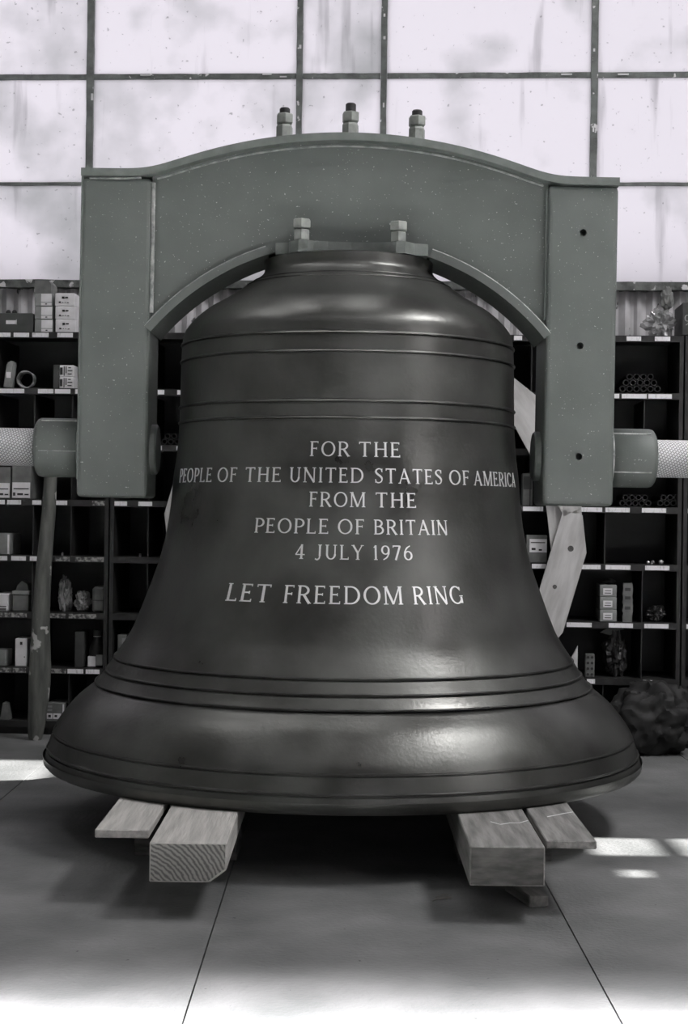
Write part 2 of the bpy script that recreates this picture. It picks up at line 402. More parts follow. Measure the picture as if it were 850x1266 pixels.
def prof_r(z):
    best = None
    for a, b in zip(prof_s[:-1], prof_s[1:]):
        if b[1] <= z <= a[1]:
            return a[0] + (b[0] - a[0]) * (a[1] - z) / max(a[1] - b[1], 1e-6)
    return prof_s[0][0] if z > prof_s[0][1] else prof_s[-1][0]
BELL = empty('church_bell', (BX, BY, .0006), (0, 0, 0))
tag(BELL, 'large dark bronze bell with raised inscription resting on timbers', 'bell')
GR = [(430.5, 204.5), (451.5, 205.5), (507.5, 206.5), (526.5, 207)]
GL = [(814, 283), (830.5, 293.5), (846, 306.5), (908, 357), (929, 365)]
bm = bmesh.new()
def notched(prof):
    cuts = [sil(hw, y)[1] - .006 for y, hw in GR + GL]
    out = [p for p in prof if not any(abs(p[1] - c) < .005 for c in cuts)]
    for c in cuts:
        out += [(prof_r(c + .003), c + .003), (prof_r(c + .002) - .007, c + .002), (prof_r(c - .002) - .007, c - .002), (prof_r(c - .003), c - .003)]
    return sorted(out, key=lambda p: -p[1])
top_z = PROF[0][1]
rlip = PROF[-1][0]
outer = [(.02, top_z + .004), (PROF[0][0] - .012, top_z + .004), (PROF[0][0] - .003, top_z)] + notched(prof_s) + [(rlip + .003, LIP_Z + .035), (rlip + .001, LIP_Z + .012), (rlip - .010, LIP_Z)]
th = []
inner = [(rlip - .05, LIP_Z)] + [(max(r - (.15 if z < .6 else .09), .03), z - .02) for r, z in reversed(prof_s[30:]) if z > LIP_Z + .12] + [(.03, prof_s[30][1] - .04)]
rings = lathe(bm, outer + inner, 160)
cap_ring(bm, rings[0]); cap_ring(bm, rings[-1])
body = build('body', bm, 'bronze', BELL, True)
# moulding wires
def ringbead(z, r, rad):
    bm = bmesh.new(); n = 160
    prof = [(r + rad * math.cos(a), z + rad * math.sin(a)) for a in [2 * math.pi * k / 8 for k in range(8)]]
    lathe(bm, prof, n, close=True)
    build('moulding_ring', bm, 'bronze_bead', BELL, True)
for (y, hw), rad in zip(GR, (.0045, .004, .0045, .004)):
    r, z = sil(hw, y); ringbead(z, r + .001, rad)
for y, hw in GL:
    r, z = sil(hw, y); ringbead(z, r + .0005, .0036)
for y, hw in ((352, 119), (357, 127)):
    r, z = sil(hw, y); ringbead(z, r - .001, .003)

# ---------------- lettering: Roman capitals drawn from strokes
TK, TN, SF = .135, .075, .05
def strip(pts, wid):
    out = []
    for i, (x, y) in enumerate(pts):
        a = pts[max(i - 1, 0)]; b = pts[min(i + 1, len(pts) - 1)]
        dx, dy = b[0] - a[0], b[1] - a[1]; l = math.hypot(dx, dy) or 1
        w = wid[i] if isinstance(wid, list) else wid
        out.append(((x - dy / l * w / 2, y + dx / l * w / 2), (x + dy / l * w / 2, y - dx / l * w / 2)))
    return out
def hbar(x0, x1, y, w=TN): return strip([(x0, y), (x1, y)], w)
def serif(x, y, l=.13): return hbar(x - l, x + l, y + (SF / 2 if y < .5 else -SF / 2), SF)
def stem(x, w=TK, s=(1, 1), y0=0, y1=1):
    o = [strip([(x, y0), (x, y1)], w)]
    if s[0]: o.append(serif(x, y0))
    if s[1]: o.append(serif(x, y1))
    return o
def diag(a, b, w): return [strip([a, b], w)]
def arc(cx, cy, rx, ry, a0, a1, n=18, thick=TK, thin=TN):
    p, w = [], []
    for i in range(n + 1):
        a = R(a0 + (a1 - a0) * i / n); p.append((cx + rx * math.cos(a), cy + ry * math.sin(a)))
        w.append(thin + (thick - thin) * abs(math.cos(a)) ** 1.5)
    return [strip(p, w)]
def free(pts, w, n=5):
    out = []
    for i in range(len(pts) - 1):
        p0 = pts[max(i - 1, 0)]; p1 = pts[i]; p2 = pts[i + 1]; p3 = pts[min(i + 2, len(pts) - 1)]
        for k in range(n):
            t = k / n
            out.append(tuple(.5 * ((2 * p1[c]) + (-p0[c] + p2[c]) * t + (2 * p0[c] - 5 * p1[c] + 4 * p2[c] - p3[c]) * t * t + (-p0[c] + 3 * p1[c] - 3 * p2[c] + p3[c]) * t ** 3) for c in (0, 1)))
    out.append(pts[-1])
    return [strip(out, w)]
h = TN / 2
def tip(x, y0, y1): return [strip([(x, y0), (x, y1)], .05)]
def bowl(x, y0, y1, rx):      # half-round bowl from a stem at x
    cy, ry = (y0 + y1) / 2, (y1 - y0) / 2
    k = rx * .35
    return [hbar(x, x + k + .01, y1 - h + h), hbar(x, x + k + .01, y0)] + arc(x + k, cy, rx - k, ry, -90, 90)
G = {}
def glyph(c):
    if c == 'F': return stem(.14) + [hbar(.14, .56, 1 - h), hbar(.14, .48, .52)] + tip(.56, .86, 1) + tip(.47, .44, .60), .62
    if c == 'E': return stem(.14) + [hbar(.14, .58, 1 - h), hbar(.14, .49, .52), hbar(.14, .62, h)] + tip(.58, .86, 1) + tip(.48, .44, .60) + tip(.62, 0, .16), .68
    if c == 'L': return stem(.14) + [hbar(.14, .60, h)] + tip(.60, 0, .17), .65
    if c == 'O': return arc(.5, .5, .42, .47, 0, 360, 32), 1.0
    if c == 'C': return arc(.5, .5, .42, .47, 42, 318, 26) + tip(.82, .72, .95), .92
    if c == 'G': return arc(.5, .5, .42, .47, 42, 330, 26) + tip(.82, .74, .95) + [strip([(.86, .04), (.86, .40)], TK)] + [serif(.86, .42, .12)], 1.0
    if c == 'R': return stem(.14) + bowl(.14, .48, 1 - h, .50) + diag((.38, .50), (.74, 0), TK * 1.05) + [serif(.76, 0, .08)], .82
    if c == 'P': return stem(.14) + bowl(.14, .44, 1 - h, .50), .68
    if c == 'B': return stem(.14) + bowl(.14, .53, 1 - h, .46) + bowl(.14, h, .53, .54), .76
    if c == 'D': return stem(.14) + bowl(.14, h, 1 - h, .72), .94
    if c == 'T': return stem(.40, s=(1, 0)) + [hbar(.04, .76, 1 - h)] + tip(.05, .84, 1) + tip(.75, .84, 1), .80
    if c == 'H': return stem(.16) + stem(.76) + [hbar(.16, .76, .52)], .92
    if c == 'I': return stem(.16), .32
    if c == 'U': return [strip([(.16, .36), (.16, 1)], TK), serif(.16, 1)] + [strip([(.72, .36), (.72, 1)], TN * 1.1), serif(.72, 1)] + arc(.44, .36, .28, .33, 180, 360), .88
    if c == 'N': return stem(.13, TN * 1.1) + diag((.10, 1), (.80, 0), TK) + [strip([(.80, 0), (.80, 1)], TN * 1.1), serif(.80, 1)], .94
    if c == 'M': return stem(.12, TN * 1.1) + diag((.14, 1), (.55, .02), TK) + diag((.55, .02), (.96, 1), TN) + stem(.98, TK), 1.1
    if c == 'A': return diag((.10, 0), (.46, 1), TN) + diag((.44, 1), (.82, 0), TK) + [hbar(.22, .68, .34), serif(.09, 0, .10), serif(.83, 0, .12)], .92
    if c == 'S': return free([(.54, .78), (.48, .93), (.30, .965), (.13, .87), (.12, .71), (.28, .57), (.45, .45), (.55, .30), (.50, .12), (.32, .035), (.14, .08), (.08, .24)], [TN] * 14 + [TN + .02] * 3 + [TK] * 18 + [TN + .02] * 3 + [TN] * 40) + tip(.55, .74, .97) + tip(.08, .03, .27), .64
    if c == 'Y': return [strip([(.44, 0), (.44, .48)], TK), serif(.44, 0)] + diag((.12, 1), (.46, .44), TK) + diag((.44, .44), (.76, 1), TN) + [serif(.11, 1, .11), serif(.77, 1, .11)], .86
    if c == 'J': return [strip([(.34, .22), (.34, 1)], TK), serif(.34, 1)] + free([(.34, .24), (.30, .06), (.16, -.03), (.02, .04)], TN + .02), .52
    if c == '1': return stem(.20, s=(1, 0)) + diag((.20, .96), (.06, .84), TN), .42
    if c == '4': return [strip([(.44, 0), (.44, 1)], TK), serif(.44, 0), hbar(.04, .66, .30)] + diag((.44, .98), (.05, .30), TN), .72
    if c == '7': return [hbar(.08, .62, 1 - h)] + tip(.08, .84, 1) + diag((.60, .97), (.24, 0), TK), .68
    if c == '9': return arc(.33, .68, .25, .28, 0, 360, 24) + free([(.57, .68), (.55, .42), (.42, .18), (.16, .02)], [TK] * 6 + [TN + .02] * 6 + [TN] * 9), .66
    if c == '6': return arc(.35, .31, .26, .28, 0, 360, 24) + free([(.10, .32), (.13, .58), (.27, .82), (.52, .98)], [TK] * 6 + [TN + .02] * 6 + [TN] * 9), .68
    raise KeyError(c)
AXIS_PX = lambda y: 430.0 - (y - 430) * 7.3 / 520
def theta_of(px, y, r):
    """angle round the bell where a surface point of radius r shows at pixel column px"""
    t = (px - AXIS_PX(y)) / F_PX
    lo, hi = -1.40, 1.40
    lim = math.acos(r / D) - .005
    lo, hi = -lim, lim
    for _ in range(50):
        m = (lo + hi) / 2
        if r * math.sin(m) / (D - r * math.cos(m)) < t: lo = m
        else: hi = m
    return (lo + hi) / 2
def word(txt, px0, px1, ytop, ybot):
    ym = (ytop + ybot) / 2
    z = CAM_Z + (633 - ym) * 4.96 / F_PX
    for _ in range(3):
        r = prof_r(z); z = CAM_Z + (633 - ym) * (D - r) / F_PX
    cap = (ybot - ytop) * (D - r) / F_PX
    t0, t1 = theta_of(px0, ym, r), theta_of(px1, ym, r)
    gl = [glyph(c) for c in txt]
    GAP = .17
    tot = sum(g[1] for g in gl) + GAP * (len(gl) - 1)
    k = (t1 - t0) / tot; x = 0
    for (strokes, adv), c in zip(gl, txt):
        bm = bmesh.new()
        for st in strokes:
            def P(p, hh):
                th_ = t0 + (x + p[0]) * k; zz = z - cap / 2 + p[1] * cap; rr = prof_r(zz) + hh
                return bm.verts.new((rr * math.sin(th_), -rr * math.cos(th_), zz))
            fr = [(P(a, .0016), P(b, .0016)) for a, b in st]; bk = [(P(a, -.002), P(b, -.002)) for a, b in st]
            for i in range(len(st) - 1):
                bm.faces.new((fr[i][0], fr[i + 1][0], fr[i + 1][1], fr[i][1]))
                bm.faces.new((fr[i][0], bk[i][0], bk[i + 1][0], fr[i + 1][0]))
                bm.faces.new((fr[i][1], fr[i + 1][1], bk[i + 1][1], bk[i][1]))
            for i in (0, -1):
                bm.faces.new((fr[i][0], fr[i][1], bk[i][1], bk[i][0]))
        build('letter', bm, 'letter', BELL)
        x += adv + GAP
LINES = [
    (546, 564.5, [('FOR', 383, 432), ('THE', 443, 494.5)]),
    (578.5, 597, [('PEOPLE', 222.5, 262), ('OF', 269, 293), ('THE', 303, 347.5), ('UNITED', 357.5, 449), ('STATES', 462.5, 546), ('OF', 554.5, 579.5), ('AMERICA', 585, 636)]),
    (608.5, 627, [('FROM', 382, 451), ('THE', 463.5, 514)]),
    (642, 660.5, [('PEOPLE', 315, 406), ('OF', 417, 450), ('BRITAIN', 461.5, 552.5)]),
    (674, 692, [('4', 364.5, 377.5), ('JULY', 389, 449), ('1976', 460.5, 509)]),
    (725, 747, [('LET', 280.5, 334.5), ('FREEDOM', 350.5, 496.5), ('RING', 509.5, 571)]),
]
for yt, yb, ws in LINES:
    for t, a, b in ws: word(t, a, b, yt, yb)

# ================================================================== YOKE
SY = 5.42 / F_PX
org = at_depth(433, 214.5, 5.42)
YOKE = empty('bell_yoke', (org.x, BY, org.z), (0, R(.30), 0))
tag(YOKE, 'grey painted welded steel arched yoke bolted over the bell', 'yoke')
def q(x, y): return (x * SY, -y * SY)
FRONT = -.14
top_arc = []
Rt = (245 ** 2 + 49.5 ** 2) / (2 * 49.5)
def top_y(x):                       # upper outline of the head, pixel units below the leg tops
    ax = abs(x)
    y = (Rt - 49.5) - math.sqrt(max(Rt * Rt - min(ax, 330) ** 2, 0))
    y = -(-y) if False else -(math.sqrt(Rt * Rt - min(ax, 300) ** 2) - (Rt - 49.5))
    k = 5.0                         # soft transition to the flat leg tops
    return -math.log(1 + math.exp(min(-y / k, 50))) * k + (math.log(1 + math.exp(0)) * 0)
RS, YC = 320.0, 82.0                # soffit arch, centre line top
def sof_y(x): return YC + RS - math.sqrt(RS * RS - x * x)
def top_line(x): return top_y(x) if abs(x) < 285 else (top_y(285) * max(0, (332 - abs(x)) / 47) ** 2)
# webs
X = [-246 + 492 * i / 60 for i in range(61)]
for y0, y1, nm in ((FRONT + .030, FRONT + .055, 'front_web'), (-FRONT - .055, -FRONT - .030, 'back_web')):
    bm = bmesh.new()
    band(bm, [q(x, sof_y(x) + 2) for x in X], [q(x, top_line(x) + 6) for x in X], y0, y1)
    build(nm, bm, 'paint', YOKE)
# top plate
X = [-332 + 664 * i / 90 for i in range(91)]
bm = bmesh.new(); band(bm, [q(x, top_line(x) + 9.5) for x in X], [q(x, top_line(x)) for x in X], FRONT - .016, -FRONT + .016)
o = build('top_plate', bm, 'paint_edge', YOKE)
# weld under the top plate
bm = bmesh.new()
Xs = [-322 + 8 * i for i in range(17) if -322 + 8 * i < -250]
tube(bm, [(x * SY, FRONT - .002, -(top_line(x) + 11.5) * SY) for x in Xs], .0042, 6); build('weld_bead', bm, 'weld', YOKE, True)
bm = bmesh.new(); Xw = [-240 + 480 * i / 60 for i in range(61)]
tube(bm, [(x * SY, FRONT + .029, -(top_line(x) + 13.5) * SY) for x in Xw], .0035, 6); build('weld_bead', bm, 'weld', YOKE, True)
# soffit plates
for s in (-1, 1):
    bm = bmesh.new(); X = [s * (101 + (246 - 101) * i / 30) for i in range(31)]
    def nrm(x, d):                  # offset along the arch normal
        y = sof_y(x); nx, ny = x / RS, -(RS + YC - y) / RS
        return q(x + nx * d, y + ny * d)
    band(bm, [nrm(x, -4.0) for x in X], [nrm(x, 6) for x in X], FRONT - .006, -FRONT + .006)
    build('soffit_plate', bm, 'paint', YOKE)
    bm = bmesh.new(); tube(bm, [(nrm(x, 6.6)[0], FRONT + .003, nrm(x, 6.6)[1]) for x in X], .0035, 6); build('weld_bead', bm, 'weld', YOKE, True)
# legs
def hole_leg():
    for s in (-1, 1):
        x0, x1 = sorted((s * 332 * SY, s * 245 * SY))
        bm = bmesh.new(); box(bm, x0, x1, FRONT, -FRONT, -405.6 * SY, -9.6 * SY, .016, 3)
        leg = build('leg', bm, 'paint', YOKE)
        for p in leg.data.polygons: p.use_smooth = False
        if s == 1:
            cut = bmesh.new()
            for (hx, hy) in ((721, 286), (718, 426), (717, 563)):
                w = at_depth(hx, hy, 5.42); lx, lz = w.x - org.x, w.z - org.z
                lx += lz * -0.0052 * -1 * 0
                cyl(cut, (lx, FRONT - .03, lz), (lx, FRONT + .06, lz), 4.3 * SY, n=20)
            cm = bpy.data.meshes.new('cut'); cut.to_mesh(cm); cut.free()
            co = bpy.data.objects.new('cut', cm); COL.objects.link(co); co.parent = YOKE
            md = leg.modifiers.new('holes', 'BOOLEAN'); md.operation = 'DIFFERENCE'; md.object = co; md.solver = 'EXACT'
            bpy.context.view_layer.update()
            dg = bpy.context.evaluated_depsgraph_get()
            nm = bpy.data.meshes.new_from_object(leg.evaluated_get(dg))
            leg.modifiers.clear(); leg.data = nm
            bpy.data.objects.remove(co, do_unlink=True)
            if not nm.materials: nm.materials.append(M['paint'])
hole_leg()
# welds between web and legs
for s in (-1, 1):
    bm = bmesh.new(); tube(bm, [(s * 243.5 * SY, FRONT + .012, -(15 + i * 11.5) * SY) for i in range(15)], .0075 if s < 0 else .004, 6)
    build('weld_bead', bm, 'weld' if s < 0 else 'paint', YOKE, True)
bm = bmesh.new(); tube(bm, [(-331 * SY, FRONT + .004, -(4 + i * 20) * SY) for i in range(20)], .004, 6); build('weld_bead', bm, 'paint_edge', YOKE, True)
# trunnions
ZS = CAM_Z + (633 - 560) * 5.56 / F_PX - org.z
for s in (-1, 1):
    xo = s * 332 * SY
    bm = bmesh.new()
    prof = [(.001, xo - s * .01), (.104, xo - s * .01), (.104, xo + s * .145), (.100, xo + s * .156), (.090, xo + s * .163), (.070, xo + s * .163)]
    rg = lathe(bm, prof, 48, 'X'); cap_ring(bm, rg[0]); cap_ring(bm, rg[-1])
    for v in bm.verts: v.co.z += ZS
    hub = build('hub', bm, 'paint', YOKE, False)
    for p in hub.data.polygons: p.use_smooth = True
    for a, rr in ((R(-90 - 62), .0030), (R(-90 + 8), .0022)) if s < 0 else ((R(-90 - 52), .003), (R(-90 + 30), .003)):
        bm = bmesh.new(); yy, zz = .105 * math.sin(a) * 1, -.105 * math.cos(a)
        yy = -.105 * math.cos(a + math.pi / 2 + math.pi) if False else -abs(.105 * math.sin(a)); zz = .105 * math.cos(a) * -1
        tube(bm, [(xo, yy, ZS + zz), (xo + s * .14, yy, ZS + zz)], rr, 6); build('weld_bead', bm, 'weld', hub, True)
    bm = bmesh.new()                # ring weld at the leg face
    n = 40
    prof = [(.106 + .006 * math.cos(t), xo + s * .004 + .006 * math.sin(t)) for t in [2 * math.pi * k / 6 for k in range(6)]]
    lathe(bm, prof, n, 'X', True)
    for v in bm.verts: v.co.z += ZS
    build('weld_bead', bm, 'weld', hub, True)
    # wrapped shaft
    bm = bmesh.new(); n = 48; x0, x1 = xo + s * .15, s * 1.78
    uvl = bm.loops.layers.uv.new('UVMap')
    r0 = [bm.verts.new((x0, .0665 * math.cos(2 * math.pi * i / n), ZS + .0665 * math.sin(2 * math.pi * i / n))) for i in range(n)]
    r1 = [bm.verts.new((x1, v.co.y, v.co.z)) for v in r0]
    for i in range(n):
        j = (i + 1) % n; f = bm.faces.new((r0[i], r0[j], r1[j], r1[i]))
        for lp in f.loops:
            ii = i if lp.vert in (r0[i], r1[i]) else i + 1
            lp[uvl].uv = (lp.vert.co.x, .0665 * 2 * math.pi * ii / n)
    bm.faces.new(r0); bm.faces.new(r1[::-1])
    build('wrapped_shaft', bm, 'webbing', YOKE, True)
    # inner bearing washer
    bm = bmesh.new(); xi = s * 245 * SY
    prof = [(.02, xi - s * .022), (.082, xi - s * .022), (.088, xi - s * .016), (.088, xi)]
    rg = lathe(bm, prof, 40, 'X'); cap_ring(bm, rg[0]); cap_ring(bm, rg[-1])
    for v in bm.verts: v.co.z += ZS
    build('washer', bm, 'paint_edge', YOKE)
def hexnut(bm, c, af, h_, rot=0, ch=.12):
    r = af / math.sqrt(3)
    x, y, z = c
    prof = [(r * .86, 0), (r, h_ * ch), (r, h_ * (1 - ch)), (r * .86, h_)]
    rs = []
    for rr, zz in prof:
        rs.append([bm.verts.new((x + rr * math.cos(rot + k * math.pi / 3), y + rr * math.sin(rot + k * math.pi / 3), z + zz)) for k in range(6)])
    for a, b in zip(rs[:-1], rs[1:]):
        for k in range(6): bm.faces.new((a[k], a[(k + 1) % 6], b[(k + 1) % 6], b[k]))
    bm.faces.new(rs[0][::-1]); bm.faces.new(rs[-1])
S2 = 5.56 / F_PX
def nut_stack(x, y, z, af, h1, h2, hs, rs, rot):
    bm = bmesh.new(); hexnut(bm, (x, y, z), af * .96, h1, rot); a = build('nut', bm, 'nut', YOKE)
    bm = bmesh.new(); hexnut(bm, (x, y, z + h1 + .002), af, h2, rot + .35); build('lock_nut', bm, 'nut', YOKE)
    bm = bmesh.new(); zt = z + h1 + h2 + hs
    cyl(bm, (x, y, z), (x, y, zt - .004), rs, n=20); cyl(bm, (x, y, zt - .004), (x, y, zt), rs, rs * .8, n=20)
    build('stud', bm, 'stud', YOKE)
for px, ytop in ((351.5, 134), (433, 128), (515, 136)):
    w = at_depth(px, ytop, BY); lx = w.x - org.x; lz = w.z - org.z
    zb = -top_line(lx / SY) * SY
    hs = .023 if px != 433 else .033
    h2 = .037; h1 = lz - hs - h2 - zb
    nut_stack(lx, 0, zb, .054, h1, h2, hs, .0185, .3)
# crown plate with lugs
bm = bmesh.new()
hw_ = 95 * 5.33 / F_PX
zt, zb = -(84.5) * SY, PROF[0][1] + .004 - org.z
zt = zb + .040
cx = (at_depth(435, 300, 5.33).x - org.x)
def plan(pts, z0, z1):
    a = [bm.verts.new((cx + x, y, z0)) for x, y in pts]; b = [bm.verts.new((cx + x, y, z1)) for x, y in pts]
    bm.faces.new(a[::-1]); bm.faces.new(b)
    for i in range(len(pts)):
        j = (i + 1) % len(pts); bm.faces.new((a[i], a[j], b[j], b[i]))
front = [(-hw_, -.165), (-.215, -.175), (-.212, -.195), (-.198, -.215), (-.18, -.238), (-.15, -.238), (-.13, -.222), (-.08, -.208), (0, -.200), (.08, -.208), (.13, -.222), (.15, -.238), (.18, -.238), (.198, -.222), (.215, -.20), (hw_, -.19)]
plan(front + [(-x, -y) for x, y in front], zb, zt)
build('crown_plate', bm, 'paint_edge', YOKE)
for px, ytop in ((373.5, 270.5), (493, 273)):
    w = at_depth(px, ytop, BY - .20); lx = w.x - org.x; lz = w.z - org.z
    tot = lz - zt; h2 = .033; hs = .004; h1 = tot - h2 - hs
    bm = bmesh.new(); hexnut(bm, (lx, -.197, zt), .050, h1, .5); build('nut', bm, 'nut', YOKE)
    bm = bmesh.new(); hexnut(bm, (lx, -.197, zt + h1 + .002), .056, h2, .5); build('lock_nut', bm, 'nut', YOKE)
    bm = bmesh.new(); cyl(bm, (lx, -.197, zt), (lx, -.197, lz), .017, n=20); build('stud', bm, 'stud', YOKE)

# ================================================================== TIMBERS UNDER THE BELL
ZT = LIP_Z
def timber(name, l_front, r_front, yback, thick, m, label, cat, chamfer=0, jag=0):
    a = on_floor(*l_front, ZT); b = on_floor(*r_front, ZT)
    y0 = (a.y + b.y) / 2; x0, x1 = a.x, b.x
    bm = bmesh.new(); zb_ = ZT - thick
    if chamfer: pts = [(x0, zb_), (x1 - chamfer, zb_), (x1, zb_ + chamfer * .75), (x1, ZT), (x0, ZT)]
    else: pts = [(x0, zb_), (x1, zb_), (x1, ZT), (x0, ZT)]
    prism(bm, pts, 0, yback - y0)
    bmesh.ops.bevel(bm, geom=[e for e in bm.edges], offset=.003, segments=1, affect='EDGES')
    for v in bm.verts: v.co.x -= (x0 + x1) / 2; v.co.z -= ZT
    o = build(name, bm, m); o.location = ((x0 + x1) / 2, y0, ZT)
    if thick > .05:
        bm = bmesh.new(); w2 = (x1 - x0) / 2 - .004; c_ = chamfer
        prism(bm, [(-w2, -thick + .004), (w2 - c_, -thick + .004), (w2, -thick + .004 + c_ * .75), (w2, -.004), (-w2, -.004)] if c_ else [(-w2, -thick + .004), (w2, -thick + .004), (w2, -.004), (-w2, -.004)], -.0015, .002)
        build('end_grain', bm, 'end_grain' if m == 'timber' else 'timber_end_shade', o)
    return tag(o, label, cat), (x0, x1, y0, zb_)
TH = .105
t1, A1 = timber('timber_baulk', (184.5, 1041.5), (280.5, 1042), 6.85, TH, 'timber', 'thick pale sawn timber baulk with chamfered lower corner under the bell', 'timber', chamfer=.045)
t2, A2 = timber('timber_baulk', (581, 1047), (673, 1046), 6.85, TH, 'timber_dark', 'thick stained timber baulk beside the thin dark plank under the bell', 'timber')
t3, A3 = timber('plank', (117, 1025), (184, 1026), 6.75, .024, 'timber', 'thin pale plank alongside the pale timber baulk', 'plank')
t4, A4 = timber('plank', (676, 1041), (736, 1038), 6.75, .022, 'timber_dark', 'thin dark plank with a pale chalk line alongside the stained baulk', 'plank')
# packing under them, the shade there put into its dark colour
def block(name, x0, x1, y0, y1, z1, m, label):
    o = bx(name, -(x1 - x0) / 2, (x1 - x0) / 2, -(y1 - y0) / 2, (y1 - y0) / 2, 0, z1, m, None, .003, 1)
    o.location = ((x0 + x1) / 2, (y0 + y1) / 2, 0)
    return tag(o, label, 'timber')
zb1 = A1[3]
for A, nm in ((A1, 'pale chamfered baulk'), (A2, 'stained baulk')):
    for y0, w_ in ((4.85, 'front'), (6.2, 'rear')):
        block('bearer', A[0] + .02, A[1] - .02, y0, y0 + .2, zb1, 'timber_end_shade', 'shade-toned packing block on the floor under the %s of the %s' % (w_, nm))
for A, th_, nm in ((A3, .024, 'pale plank'), (A4, .022, 'chalk-marked dark plank')):
    for y0, w_ in ((4.9, 'front'), (6.2, 'rear')):
        block('bearer', A[0] + .03, A[1] - .03, y0, y0 + .2, ZT - th_, 'timber_end_shade', 'tall shade-toned packing block on the floor under the %s of the %s' % (w_, nm))
# pale chalk line across the stained baulk and the plank beside it
cpx = [(606, 1016), (618, 1019.5), (630, 1017.5), (642, 1017.5), (655, 1014.5), (668, 1012), (672.5, 1010.5), (676, 1010), (684, 1008.5), (696, 1006), (708, 1004)]
for par, A, sel in ((t2, A2, cpx[:7]), (t4, A4, cpx[7:])):
    bm = bmesh.new(); w3 = [on_floor(x, y, ZT) - par.location for x, y in sel]
    w3 = [Vector((min(max(p.x, A[0] - par.location.x + .004), A[1] - par.location.x - .004), p.y, .0006)) for p in w3]
    ra = [bm.verts.new(p + Vector((0, .005, 0))) for p in w3]; rb = [bm.verts.new(p - Vector((0, .005, 0))) for p in w3]
    for i in range(len(w3) - 1): bm.faces.new((ra[i], ra[i + 1], rb[i + 1], rb[i]))
    build('chalk_line', bm, 'paper', par)
# batten end on the floor, straw scraps
p = on_floor(666, 1122)
o = bx('batten', -.028, .028, 0, .20, 0, .032, 'timber_dark', None, .003, 1); o.location = (p.x, p.y, 0); o.rotation_euler = (0, 0, R(14))
tag(o, 'small dark batten lying on the floor under the stained baulk', 'batten')
p = on_floor(548, 1110)
bm = bmesh.new(); rr = random.Random(2)
for k in range(7):
    a = rr.uniform(-.6, .9); l = rr.uniform(.02, .05); x, y = rr.uniform(-.02, .02), rr.uniform(-.03, .03)
    tube(bm, [(x - l * math.cos(a) / 2, y - l * math.sin(a) / 2, .0015), (x, y, .004), (x + l * math.cos(a) / 2, y + l * math.sin(a) / 2, .0015)], .0012, 5)
o = build('straw_scrap', bm, 'straw'); o.location = (p.x, p.y, 0); tag(o, 'small tuft of pale straw on the dark floor under the bell', 'straw')

# ================================================================== SHELVING
ROW_L = [414.5, 485, 553.5, 622.5, 692.5, 763.5, 829.5, 897]; ROW_R = [418.5, 488.5, 559, 629.5, 700, 771, 843, 914]
ROWZ = [(uz(45, a)[1] + uz(790, b)[1]) / 2 for a, b in zip(ROW_L, ROW_R)]
LIPH = .030
ROWZ[-1] = max(ROWZ[-1], .05)                               # lowest deck
TOP = [z + LIPH / 2 for z in ROWZ]                           # board upper faces
DEP = .40
UNIT_PX = [-101, 135, 371, 607, 843, 1079]
UU = [uz(x, 650)[0] for x in UNIT_PX]
# things that stand in the bins: (x0, x1, row) pixel spans used to leave dividers out of their way
SPANS = [(1, 18, 1), (16, 42, 1), (62, 93, 1), (-11, 13, 3), (14, 39, 3), (-11, 14, 4), (-11, 12, 5), (12, 36, 5), (63, 86, 5), (84, 110, 5), (112, 131, 5), (-11, 8, 6), (16, 35, 6), (90, 104, 6), (103, 130, 6), (143, 158, 6),
         (55, 82, 7), (-2, 12, 7), (762, 835, 1), (762, 850, 3), (648, 682, 4), (796, 822, 4), (738, 766, 5), (768, 786, 5), (800, 820, 5), (702, 716, 6), (720, 737, 6), (742, 780, 6), (755, 850, 7), (198, 224, 2)]
unit_lab = ['dark enamel bin shelving unit behind the leaning wooden pole', 'dark bin shelving unit behind the bell beside the pole unit',
            'dark bin shelving unit hidden mostly behind the bell', 'dark bin shelving unit behind the wooden ring with crumpled bag on top', 'dark bin shelving unit next to the sack, beside the numbered box']
LABELS = {0: [(0, 13), (17, 36), (40, 60), (71, 90), (635, 645), (774, 792), (809, 828)],
          1: [(0, 30), (47, 66), (68, 87), (93, 100), (195, 203), (219, 223), (650, 659), (757, 765), (768, 799), (801, 830)],
          2: [(196, 200), (218, 222)],
          3: [(0, 6), (9, 26), (40, 51), (67, 83), (114, 131), (140, 157), (171, 188), (646, 671), (714, 744), (748, 778), (793, 823), (845, 860)],
          4: [(0, 9), (14, 32), (37, 46), (68, 86), (93, 130), (657, 675), (714, 742), (748, 779), (797, 827)],
          5: [(0, 13), (14, 33), (62, 81), (85, 119), (700, 731), (752, 782), (796, 826), (847, 870)],
          6: [(0, 14), (16, 32), (57, 82), (83.5, 103), (106, 123), (725, 735), (794, 811)]}
OLD = {(3, 114), (5, 0), (5, 14), (5, 62), (5, 85), (6, 0), (6, 16), (6, 57), (4, 68), (4, 93)}
units = []
